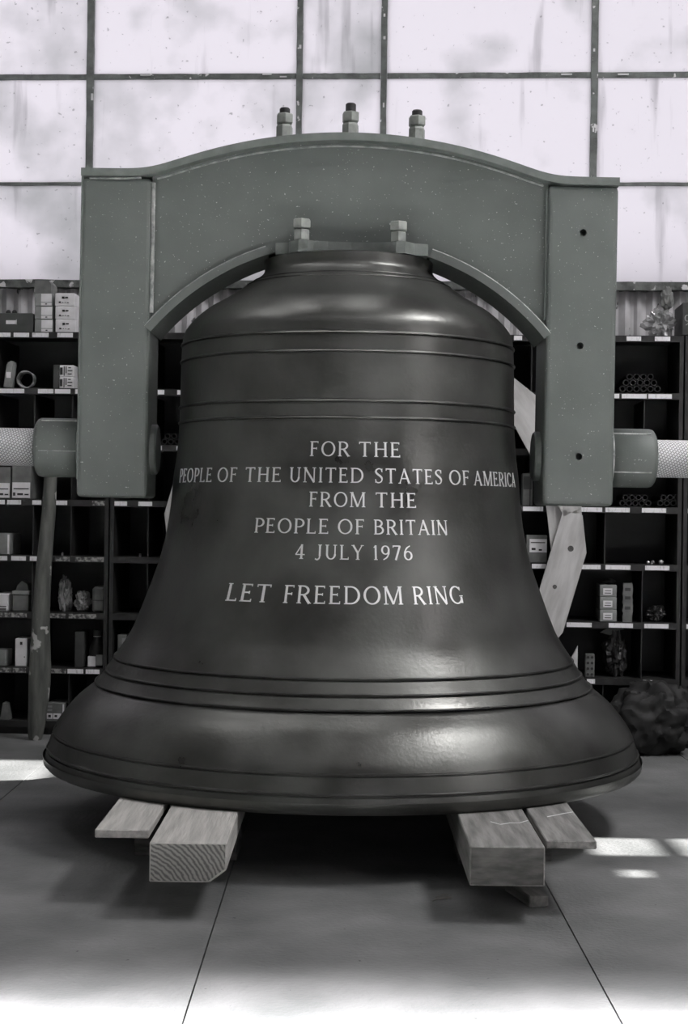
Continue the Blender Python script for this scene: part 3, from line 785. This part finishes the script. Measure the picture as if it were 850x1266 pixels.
for i in range(5):
    u0, u1 = UU[i] + .004, UU[i + 1] - .004; wd = u1 - u0
    U = empty('bin_shelving'); place(U, u0, 0, 0); units.append((U, u0, u1))
    tag(U, unit_lab[i], 'shelving', 'bin shelving units along the window wall')
    for x in (0, wd - .018): bx('upright', x, x + .018, 0, DEP, 0, TOP[0], 'lip', U)
    bx('back_panel', .018, wd - .018, DEP - .006, DEP, 0, TOP[0], 'shelf', U)
    for r_, z in enumerate(TOP):
        bm = bmesh.new(); box(bm, .018, wd - .018, .004, DEP - .006, z - .006, z); box(bm, .018, wd - .018, 0, .004, z - LIPH, z)
        build('shelf_board', bm, 'lip', U)
    bx('kick_plate', .018, wd - .018, .03, .036, 0, TOP[-1] - LIPH, 'shelf', U)
    for r_ in range(1, len(TOP)):
        z0, z1 = TOP[r_], TOP[r_ - 1] - LIPH
        for k in range(1, 5):
            px = UNIT_PX[i] + (UNIT_PX[i + 1] - UNIT_PX[i]) * k / 5
            if any(a - 3 < px < b + 3 and rr_ == r_ for a, b, rr_ in SPANS): continue
            x = wd * k / 5
            bx('divider', x - .0025, x + .0025, .012, DEP - .008, z0, z1, 'lip', U)
for r_, ls in LABELS.items():
    for a, b in ls:
        ymid = ROW_L[r_] if a < 425 else ROW_R[r_]
        ua, ub = uz(a, ymid)[0], uz(b, ymid)[0]
        if a == 0: ua -= .02
        uc = (ua + ub) / 2
        for U, u0, u1 in units:
            if u0 < uc < u1:
                ua, ub = max(ua, u0 + .02), min(ub, u1 - .02)
                bx('label_strip', ua - u0, ub - u0, -.003, -.0002, ROWZ[r_] - .0105, ROWZ[r_] + .0105, 'label_old' if (r_, a) in OLD else 'label', U)

# ------------------------------------------------------------------ things on the shelves
def span(x0, x1, y0, row, v=.02, ybot=None):
    ym = (y0 + (ROW_L[row] if x0 < 425 else ROW_R[row])) / 2
    u0, u1 = uz(x0, ym, v)[0], uz(x1, ym, v)[0]
    yb_ = (ROW_L[row] if x0 < 425 else ROW_R[row]) - 3.5
    return u0, u1, (yb_ - y0) * (7.4 + v) / F_PX
def carton(x0, x1, y0, row, label, m='board_grey', v=.02, dep=.22, panels=(), z=None, hgt=None, rot=0.0, cat='box', group=None, name='carton', bev=.003, prints=()):
    u0, u1, h0 = span(x0, x1, y0, row, v); hgt = hgt or h0
    z = TOP[row] if z is None else z
    w = u1 - u0
    E = empty(name); place(E, (u0 + u1) / 2, v, z, rot)
    bx('body', -w / 2, w / 2, 0, dep, 0, hgt, m, E, bev, 1)
    for (a, b, c, d, pm) in panels:
        nm = 'printed_panel' if pm != 'print' else 'print_mark'
        bx(nm, -w / 2 + a * w, -w / 2 + b * w, -.0015 if pm != 'print' else -.0025, .001, c * hgt, d * hgt, pm, E)
    tag(E, label, cat, group)
    return E, z + hgt
def crumple(name, u, v, z, sx, sy, sz, m, label, cat, seed, amp=.35, sub=4, freq=3.0, flat=True, smooth=False):
    bm = bmesh.new(); bmesh.ops.create_icosphere(bm, subdivisions=sub, radius=1)
    off = Vector((seed * 7.1, seed * 3.3, seed * 1.7))
    for w in bm.verts:
        n = w.co.normalized()
        d = 1 + amp * (noise.turbulence(n * freq / 2 + off, 3, True) - .6) - amp * .5 * abs(noise.noise(n * freq * 1.7 + off))
        c = n * d
        w.co = Vector((c.x * sx, c.y * sy, max(c.z, -.80) * sz if flat else c.z * sz))
    zmin = min(w.co.z for w in bm.verts)
    for w in bm.verts: w.co.z -= zmin
    o = build(name, bm, m, None, smooth); place(o, u, v, z); tag(o, label, cat); return o

# --- top of the left unit
E, _ = carton(-14, 40.5, 387, 0, 'dark grey metal drawer box with card holder beside stacked cartons', 'metalbox', .02, .30, cat='drawer box', name='drawer_box',
              panels=((.395, .63, .42, .62, 'board_white'),))
w = uz(40.5, 400, .02)[0] - uz(-14, 400, .02)[0]
bm = bmesh.new(); tube(bm, [(w * (.13 + .008 * math.cos(t)), -.006, .048 + .012 * math.sin(t)) for t in [math.pi * k / 6 - math.pi / 2 for k in range(7)]], .002, 6); build('handle', bm, 'shiny', E)
hb = (ROW_L[0] - 3.5 - 387) * 7.42 / F_PX
for px, lab in ((10.5, 'black knob on the drawer box nearer the open side'), (18, 'black knob on the drawer box nearer the cartons')):
    u, z = uz(px, 383, .12); bm = bmesh.new()
    bmesh.ops.create_uvsphere(bm, u_segments=16, v_segments=10, radius=.0125)
    for vv in bm.verts: vv.co.z = vv.co.z * 1.15 + .0143
    cyl(bm, (0, 0, 0), (0, 0, .006), .006)
    o = build('knob', bm, 'stud', smooth=True); place(o, u, .12, TOP[0] + hb); tag(o, lab, 'knob')
hx = (ROW_L[0] - 3.5 - 361.5) * 7.42 / F_PX / 3
z = TOP[0]
for k, nm in enumerate(('lowest', 'middle', 'top')):
    E, z = carton(42.3 + .2 * (2 - k), 65 - .6 * k, 394, 0, 'grey carton with white end label, %s of the stack beside the drawer box' % nm, 'board_grey', .02, .24, z=z, hgt=hx - .001,
                  panels=((.38, .98, .32, .95, 'board_white'), (.38, .98, .05, .27, 'board_white'), (.62, .72, .12, .2, 'print')), group='grey labelled cartons')
    z += .0008
bm = bmesh.new(); u0, z0 = uz(42, 361, .02); w = 21.5 * MPX; hh = 16 * MPX
prism(bm, [(0, 0), (w, 0), (w, hh * .72), (w * .82, hh), (.004, hh)], 0, .12)
o = build('offcut_block', bm, 'board_mid'); place(o, u0, .02, z); tag(o, 'grey offcut with clipped corner on top of the labelled cartons', 'block')
z = TOP[0]
for k, nm in enumerate(('lowest', 'middle', 'top')):
    E, z = carton(67.5 + .8 * (2 - k) * .5, 93.5 - .8 * k, 394, 0, 'white printed carton, %s of the stack against the yoke side' % nm, 'board_white', .02, .24, z=z, hgt=hx - .001, rot=R(rnd.uniform(-1, 1)),
                  panels=((.36, .48, .58, .74, 'print'), (.52, .66, .62, .72, 'print'), (.2, .3, .25, .36, 'print'), (.38, .42, .27, .32, 'print'), (.5, .54, .27, .32, 'print'), (.62, .7, .25, .3, 'print')), group='white printed cartons')
    z += .0008
# row 1 (upper bins)
u0, u1, hh = span(3, 17, 445, 1)
bm = bmesh.new(); prism(bm, [(0, 0), (.042, 0), (.054, .122), (.048, .132), (.026, .13), (.016, .12)], 0, .05)
bmesh.ops.bevel(bm, geom=list(bm.edges), offset=.006, segments=2, affect='EDGES')
E = empty('paper_packet'); place(E, u0, .03, TOP[1]); build('body', bm, 'board_grey', E); bx('printed_panel', .016, .038, -.002, .004, .05, .078, 'board_white', E)
tag(E, 'tall pale paper packet leaning in the upper bin beside the wire coil', 'packet')
u0, u1, hh = span(17, 41.5, 455, 1); bm = bmesh.new(); r_ = (u1 - u0) / 2 - .006
rr = random.Random(5)
for k in range(9):
    ph = rr.uniform(0, 6); rk = r_ * rr.uniform(.84, 1.0); yy = .03 + .006 * k
    P_ = [(rk * math.cos(t + ph), yy + .004 * math.sin(3 * t + ph), rk * math.sin(t + ph) * .98 + .002 * math.sin(4 * t)) for t in [2 * math.pi * j / 28 for j in range(28)]]
    tube(bm, P_ + [P_[0]], .0028, 6)
zmin = min(v.co.z for v in bm.verts)
for v in bm.verts: v.co.z -= zmin
o = build('wire_coil', bm, 'wire', smooth=True); place(o, (u0 + u1) / 2, .02, TOP[1]); tag(o, 'loosely wound coil of wire standing in the upper bin', 'coil')
carton(65.5, 73, 452, 1, 'dark upright book-like box beside the printed boxes in the upper bin', 'board_dark', .02, .2)
hb = (ROW_L[1] - 3.5 - 452) * 7.42 / F_PX / 2; z = TOP[1]
for k, nm in enumerate(('lower', 'upper')):
    E, z = carton(73.3, 91, 466, 1, 'small pale box with dark print lines, %s of two in the upper bin' % nm, 'board_white', .02, .18, z=z, hgt=hb - .0005,
                  panels=((.04, .22, .2, .8, 'print'), (.3, .36, .1, .9, 'print'), (.44, .5, .3, .9, 'print'), (.58, .86, .22, .3, 'print'), (.58, .9, .5, .58, 'print'), (.62, .8, .74, .82, 'print')), group='small printed boxes')
# row 3
for a, b, t, lab in ((-8, 12.5, 579, 'cardboard box with white label under the wrapped shaft, the one farther from the pole'), (14.5, 38, 577, 'cardboard box with white label under the wrapped shaft, the one next to the pole')):
    carton(a, b, t, 3, lab, 'board_mid', .03, .25, panels=((.03, .97, .04, .50, 'board_white'), (.1, .9, .30, .33, 'print'), (.08, .2, .1, .2, 'print'), (.3, .6, .12, .18, 'print'), (.68, .9, .12, .16, 'print')), group='labelled cardboard boxes')
# row 4
carton(-8, 12, 662, 4, 'pale carton low in the bin beside the pole', 'board_grey', .03, .2, panels=((.86, .97, .05, .95, 'board_white'),))
u, z = uz(78, 650)
for px, lab in ((77, 'tiny brass plug on the shelf edge behind the pole'), (173, 'tiny round stud in the bin beyond the upright')):
    bm = bmesh.new(); cyl(bm, (0, 0, 0), (0, 0, .010), .0065); cyl(bm, (0, 0, .010), (0, 0, .016), .004)
    o = build('plug', bm, 'wire'); place(o, uz(px, 688, .03)[0], .03, TOP[4]); tag(o, lab, 'plug')
# row 5
carton(-8, 9.5, 738, 5, 'white labelled packet in the low bin beside the covered tub', 'board_white', .03, .2, panels=((.2, .9, .1, .16, 'print'), (.3, .9, .26, .3, 'print')))
u0, u1, hh = span(13, 35, 722, 5); bm = bmesh.new(); w = u1 - u0
E = empty('covered_tub'); place(E, (u0 + u1) / 2, .04, TOP[5])
bm = bmesh.new(); box(bm, -w * .45, w * .45, 0, .12, 0, hh * .55, .005, 2); build('body', bm, 'board_mid', E)
bm = bmesh.new(); box(bm, -w * .5, w * .5, -.004, .124, hh * .55, hh * .68, .004, 2); build('lid', bm, 'board_grey', E)
bm = bmesh.new(); prism(bm, [(-w * .35, hh * .68), (w * .4, hh * .68), (w * .3, hh * .9), (0, hh), (-w * .25, hh * .85)], .02, .10); build('folded_cloth', bm, 'board_mid', E)
tag(E, 'lidded tub with folded cloth on its lid beside the pole', 'tub')
u0, u1, hh = span(64, 86, 714, 5)
crumple('plastic_bag', (u0 + u1) / 2, .11, TOP[5], .036, .07, hh * .56, 'plastic', 'tall clear plastic bag standing in the low bin beside the pole', 'bag', 3, amp=.5)
u0, u1, hh = span(85, 109, 733, 5)
crumple('plastic_bag', (u0 + u1) / 2, .11, TOP[5], .040, .07, hh * .58, 'plastic', 'squat crumpled plastic bag between tall bag and rounded carton', 'bag', 8, amp=.5)
carton(113.5, 130, 727.5, 5, 'grey carton with rounded corners against the shelf upright', 'board_mid', .03, .2, bev=.012, panels=((.05, .95, .46, .50, 'board_dark'),))
# row 6
carton(18.5, 33.5, 791, 6, 'tall narrow white box standing beside the foot of the pole', 'board_white', .03, .12, panels=((.42, .6, .78, .88, 'print'), (.75, .82, .32, .36, 'print')))
carton(-8, 7, 806, 6, 'plain grey packet beside the tall narrow white box', 'board_grey', .03, .12)
carton(92, 103.5, 781, 6, 'dark tin-like box beside the labelled bottle', 'board_dark', .03, .12)
u0, u1, hh = span(105.5, 128, 779, 6); w = u1 - u0
E = empty('labelled_bottle'); place(E, (u0 + u1) / 2, .08, TOP[6])
bm = bmesh.new(); rg = lathe(bm, [(.036, 0), (.038, .004), (.038, hh * .46), (.034, hh * .56), (.02, hh * .74), (.016, hh * .80), (.016, hh * .86)], 28); cap_ring(bm, rg[0]); cap_ring(bm, rg[-1]); build('body', bm, 'plastic_dark', E, True)
bm = bmesh.new(); rg = lathe(bm, [(.02, hh * .84), (.02, hh * .99), (.016, hh)], 24); cap_ring(bm, rg[0]); cap_ring(bm, rg[-1]); build('cap', bm, 'board_dark', E, True)
bx('printed_panel', -.036, .002, -.0415, -.030, hh * .03, hh * .30, 'board_white', E); bx('printed_panel', .004, .034, -.0415, -.030, hh * .06, hh * .34, 'board_grey', E)
bm = bmesh.new(); tube(bm, [(.018 * math.cos(t), -.018 * abs(math.sin(t)) - .002, hh * .82) for t in [math.pi * k / 10 for k in range(11)]], .002, 6); build('neck_ring', bm, 'board_white', E)
tag(E, 'dark bottle with white and grey label standing in low bin', 'bottle')
carton(145, 156, 784, 6, 'small pale packet half hidden by the bell flank, on the low shelf', 'board_mid', .03, .1, panels=((.5, .9, .3, .9, 'board_grey'),))
# row 7
carton(57, 80, 868, 7, 'grey carton with two white labels on the bottom deck beside the bell', 'board_mid', .0, .2, hgt=23 * MPX, z=TOP[7],
       panels=((.04, .34, .14, .44, 'board_white'), (.38, .8, .14, .44, 'board_white'), (.06, .32, .56, .66, 'board_grey'), (.06, .32, .76, .86, 'board_grey'), (.88, .96, .3, .95, 'board_white'), (.12, .26, .22, .36, 'print'), (.46, .6, .24, .36, 'print')))
bm = bmesh.new(); prism(bm, [(0, 0), (.045, 0), (.03, .075), (.012, .08)], 0, .06)
o = build('paper_packet', bm, 'board_mid'); place(o, uz(0, 885)[0] - .008, .03, TOP[7]); tag(o, 'small wedge-shaped grey packet on the bottom deck', 'packet')
carton(51.5, 54, 878, 7, 'thin upright white card on the bottom deck behind the pole foot', 'board_white', .0, .02, hgt=.05, z=TOP[7], cat='card', name='upright_card', bev=0)

# --- right side
u, z = uz(815, 383, .1)
E = crumple('plastic_bag', uz(816, 383, .12)[0], .12, TOP[0], .078, .085, .088, 'plastic', 'crumpled clear plastic bag on top of the shelving by the corrugated sheet', 'bag', 21, amp=.85, sub=4, freq=2.6, flat=True)
bm = bmesh.new(); bmesh.ops.create_icosphere(bm, subdivisions=3, radius=1)
for w_ in bm.verts:
    n = w_.co.normalized(); d = 1 + .5 * (noise.turbulence(n * 2.2 + Vector((3, 1, 7)), 3, True) - .5)
    w_.co = Vector((n.x * d * .032, n.y * d * .03, n.z * d * .06))
nb = build('bag_neck', bm, 'board_mid', E); nb.location = (.03, 0, .185)
NBOX, _ = carton(843, 868, 362, 0, 'dark box with a chalked figure nine on top of shelving', 'board_dark', .0, .25, hgt=40 * MPX, z=TOP[0] + .003)
u, z = uz(847.5, 392, -.01)
bm = bmesh.new()
for st in glyph('9')[0]:
    k = .05
    fr = [(bm.verts.new((a[0] * k * .8, 0, a[1] * k)), bm.verts.new((b[0] * k * .8, 0, b[1] * k))) for a, b in st]
    for i in range(len(fr) - 1): bm.faces.new((fr[i][0], fr[i + 1][0], fr[i + 1][1], fr[i][1]))
NINE = build('chalk_figure', bm, 'board_grey')
bpy.context.view_layer.update()
NINE.parent = NBOX
ub = (uz(843, 390)[0] + uz(868, 390)[0]) / 2
NINE.location = (uz(845.5, 392)[0] - ub, -.002, .045)
# tubes stacked in the upper bin, seen end on
def tubes(lst, row, group, label):
    for px, py, rr_ in lst:
        u, z = uz(px, py, .05)
        bm = bmesh.new(); r2 = rr_ * MPX * .94
        n = 14
        a = [[bm.verts.new((q_ * math.cos(2 * math.pi * k / n), yy, q_ * math.sin(2 * math.pi * k / n))) for k in range(n)] for q_, yy in ((r2, 0), (r2, .28), (r2 * .65, .28), (r2 * .65, 0))]
        for i in range(4):
            A_, B_ = a[i], a[(i + 1) % 4]
            for k in range(n): bm.faces.new((A_[k], A_[(k + 1) % n], B_[(k + 1) % n], B_[k]))
        o = build('steel_tube', bm, 'tube', smooth=False); place(o, u, .05, z); tag(o, label, 'tube', group)
def stackpx(x0, n0, rows_, row, r_px):
    yb_ = (ROW_L[row] if x0 < 425 else ROW_R[row]) - 3.5 - r_px
    out = []
    for j in range(rows_):
        for i in range(n0 - j):
            out.append((x0 + r_px + i * 2 * r_px + j * r_px, yb_ - j * r_px * 1.74, r_px))
    return out
tubes(stackpx(765, 6, 3, 1, 4.3), 1, 'tubes in the upper bin', 'dark steel tube lying end-on in the pile below the crumpled bag')
tubes(stackpx(765, 5, 2, 3, 4.0), 3, 'tubes under the hub', 'dark steel tube lying end-on in the pile below the trunnion hub')
tubes(stackpx(812, 4, 2, 3, 4.0), 3, 'tubes beside the hub pile', 'dark steel tube end-on in the bin below the wrapped shaft')
tubes([(p[0], p[1], p[2]) for p in stackpx(199, 3, 2, 2, 4.0)], 2, 'tubes beside yoke leg', 'dark steel tube end-on in the bin between yoke leg and bell')
# package between bell and ring
carton(650, 676, 660, 4, 'brown paper package with printed white label behind the bell flank', 'board_mid', .02, .2, rot=R(-2), hgt=34 * MPX, name='paper_package', cat='package',
       panels=((.16, .98, .38, .86, 'board_white'), (.22, .9, .72, .75, 'print'), (.26, .45, .46, .54, 'print'), (.6, .75, .44, .5, 'print')))
carton(645.5, 658, 583, 3, 'narrow grey mottled packet between the bell and the yoke leg', 'board_mid', .02, .15, hgt=40 * MPX, panels=((.1, .9, .5, .9, 'board_dark'),))
for k, (px, rr_) in enumerate(((801, 2.2), (806.5, 2.6), (817, 3.0), (805, 1.2))):
    bm = bmesh.new(); bmesh.ops.create_uvsphere(bm, u_segments=14, v_segments=8, radius=rr_ * MPX)
    if k < 2: cyl(bm, (0, 0, 0), (0, .03, 0), rr_ * MPX * .6)
    o = build('steel_ball', bm, 'shiny' if k != 1 else 'wire', smooth=True)
    place(o, uz(px, 680, .03)[0], .03 if k != 3 else .015, TOP[4] + rr_ * MPX)
    tag(o, ['small shiny knob with a peg in the bin', 'small shiny wire-grey knob with a peg in the bin', 'largest bright steel ball in the bin near the shelving upright', 'tiny bright steel bead beside the knobs in the bin'][k], 'ball')
hb = (ROW_R[5] - 3.5 - 722) * 7.42 / F_PX / 3; z = TOP[5]
for k, nm in enumerate(('bottom', 'middle', 'top')):
    E, z = carton(741 - .2 * k, 762 - .2 * k, 750, 5, 'grey carton with square white label, %s of the stack of three' % nm, 'board_grey', .02, .2, z=z, hgt=hb - .0008,
                  panels=((.2, .74, .18, .72, 'board_white'), (.28, .66, .3, .36, 'print'), (.3, .66, .5, .55, 'print')), group='stack of square-labelled cartons')
    z += .0006
crumple('folded_packet', uz(752, 716, .1)[0], .10, z, .036, .05, .016, 'board_dark', 'dark folded packet on top of the three cartons', 'packet', 12, amp=.4, sub=3)
u0, u1, hh = span(770, 782, 720, 5); bm = bmesh.new()
rr = random.Random(9); n = 14
band(bm, [(-.022 + rr.uniform(-.003, .003), hh * k / n) for k in range(n + 1)], [(.022 + rr.uniform(-.003, .003), hh * k / n) for k in range(n + 1)], 0, .03)
E = empty('paper_roll'); place(E, (u0 + u1) / 2, .03, TOP[5]); build('body', bm, 'board_mid', E)
for k, zz in enumerate((.32, .58, .8)): bx('dark_patch', -.014, .012, -.002, .002, hh * zz, hh * (zz + .08), 'board_dark', E)
tag(E, 'upright crumpled grey strip beside the three stacked cartons', 'packet')
crumple('dark_rag', uz(810, 760, .1)[0], .10, TOP[5], .05, .06, .045, 'plastic_dark', 'dark crumpled rag in the bin next to the upright grey strip', 'rag', 14, amp=.6)
u0, u1, hh = span(704.5, 713, 801, 6); bm = bmesh.new(); prism(bm, [(0, 0), (.034, 0), (.034, .148), (.004, .09)], 0, .015)
o = build('paper_wedge', bm, 'paper'); place(o, u0, .02, TOP[6]); tag(o, 'pale paper wedge beside the flank of the bell', 'paper')
E, _ = carton(723, 734.5, 810.5, 6, 'upright blister strip with rows of dark spots', 'board_mid', .02, .03, name='blister_strip', cat='strip')
w = uz(734.5, 825, .02)[0] - uz(723, 825, .02)[0]; hh = (ROW_R[6] - 3.5 - 810.5) * 7.42 / F_PX
for i in range(2):
    for j in range(4):
        bm = bmesh.new(); cyl(bm, (-w * .22 + i * w * .44, -.004, hh * (.14 + .24 * j)), (-w * .22 + i * w * .44, .002, hh * (.14 + .24 * j)), .0065, n=10); build('spot', bm, 'print', E)
crumple('dark_bag', uz(760, 812, .12)[0], .12, TOP[6], .062, .09, .13, 'plastic_dark', 'tall dark plastic bag with pale folded top in low bin', 'bag', 17, amp=.5, sub=4)
bm = bmesh.new(); prism(bm, [(0, .012), (.05, 0), (.075, .02), (.115, .028), (.06, .04), (.03, .03)], 0, .03)
o = build('paper_fold', bm, 'board_mid'); place(o, uz(741, 788, .08)[0], .09, TOP[6] + .195); tag(o, 'pale folded sheet lying on the tall dark bag', 'paper')
# floor sack and scrap
p = uz(812, 900, -.2)
o = crumple('floor_sack', uz(806, 900, -.16)[0], -.17, 0, .215, .15, .20, 'sack', 'large dark crumpled sack slumped on the floor against the shelving', 'sack', 31, amp=.42, sub=5, freq=1.8, smooth=True)
bm = bmesh.new()
vs = [(-.036, .0, .02), (-.01, -.01, .045), (.036, -.005, .03), (.012, -.012, -.004), (-.022, -.008, -.01), (-.012, 0, .012)]
a = [bm.verts.new(Vector(x)) for x in vs]; b = [bm.verts.new(Vector(x) + Vector((0, .003, 0))) for x in vs]
bm.faces.new(a); bm.faces.new(b[::-1])
for i in range(6): bm.faces.new((a[i], a[(i + 1) % 6], b[(i + 1) % 6], b[i]))
u, z = uz(821, 855, -.012)
E = build('tied_tag', bm, 'paper'); place(E, u, -.012, z - .012)
bm = bmesh.new(); tube(bm, [(-.02, 0, .02), (-.038, .002, .045), (-.045, .008, .063)], .0022, 6); build('string', bm, 'paper', E)
tag(E, 'small pale crumpled tag hanging by string from a shelf label', 'tag')
# stray shelf item at the frame side of the right unit
bm = bmesh.new(); prism(bm, [(0, 0), (.10, .01), (.10, .03), (.05, .05), (.012, .02)], 0, .05)
o = build('metal_offcut', bm, 'wire'); place(o, uz(846, 520)[0] + .005, .05, TOP[2] + .0); o.location.z = TOP[2]; tag(o, 'pointed bright metal offcut in the bin above the wrapped shaft', 'offcut')

# ================================================================== WOODEN RING behind the bell
RR, NSIDE = .987, 16
cu, cz = uz(462, 652, -.05); cz = RR * math.cos(R(4.5)) + .0
RING = empty('wooden_ring'); place(RING, cu, -.012, cz)
tag(RING, 'large sixteen-sided ring of lapped planks standing behind the bell', 'wooden ring')
sa = 2 * math.pi / NSIDE; ap = RR * math.cos(sa / 2); half = RR * math.sin(sa / 2); wd = .158; ee = .16
for k in range(NSIDE):
    mid = R(-4.5) - sa / 2 + k * sa                       # k=0 is the plank below the right-hand corner
    ly = -.058 if k % 2 == 0 else -.029
    pts_ = [(-half - ee, ap - wd), (half + ee, ap - wd), (half + ee, ap - ee * math.tan(sa)), (half, ap), (-half, ap), (-half - ee, ap - ee * math.tan(sa))]
    bm = bmesh.new(); prism(bm, pts_, 0, .028)
    pl = build('plank', bm, 'ring_wood', RING)
    pl.location = (0, ly, 0); pl.rotation_euler = (0, -(mid - math.pi / 2), 0)
    if k == 0:
        for (a, b, r_) in ((-.19, .075, .014), (.0, .095, .010)):
            bm = bmesh.new(); cyl(bm, (a, -.001, ap - b), (a, .004, ap - b), r_, n=14); build('knot', bm, 'knot', pl)

# ================================================================== LEANING POLE
pb = on_floor(39, 917); pt = at_depth(63, 560, 7.30)
pb = wall_pt((pb - WO).dot(WU), -.16, 0)
bm = bmesh.new(); prof = []
Lp = (pt - pb).length; dr = (pt - pb).normalized()
base = Vector((0, 0, 0))
rr = random.Random(3)
P_, rads = [], []
for t, r_ in ((.0, .030), (.02, .036), (.06, .041), (.14, .047), (.20, .052), (.26, .051), (.34, .046), (.45, .041), (.6, .036), (.8, .032), (.97, .0285), (1.0, .024)):
    P_.append(dr * (Lp * t) + Vector((.006 * math.sin(9 * t), 0, .012 * (1 - t)))); rads.append(r_)
tube(bm, P_, .03, 18, rads)
zmin = min(v.co.z for v in bm.verts)
for v in bm.verts: v.co.z -= zmin
o = build('wooden_pole', bm, 'pole', smooth=True); o.location = pb
tag(o, 'worn round wooden pole with flaking paint leaning before the shelves', 'pole')
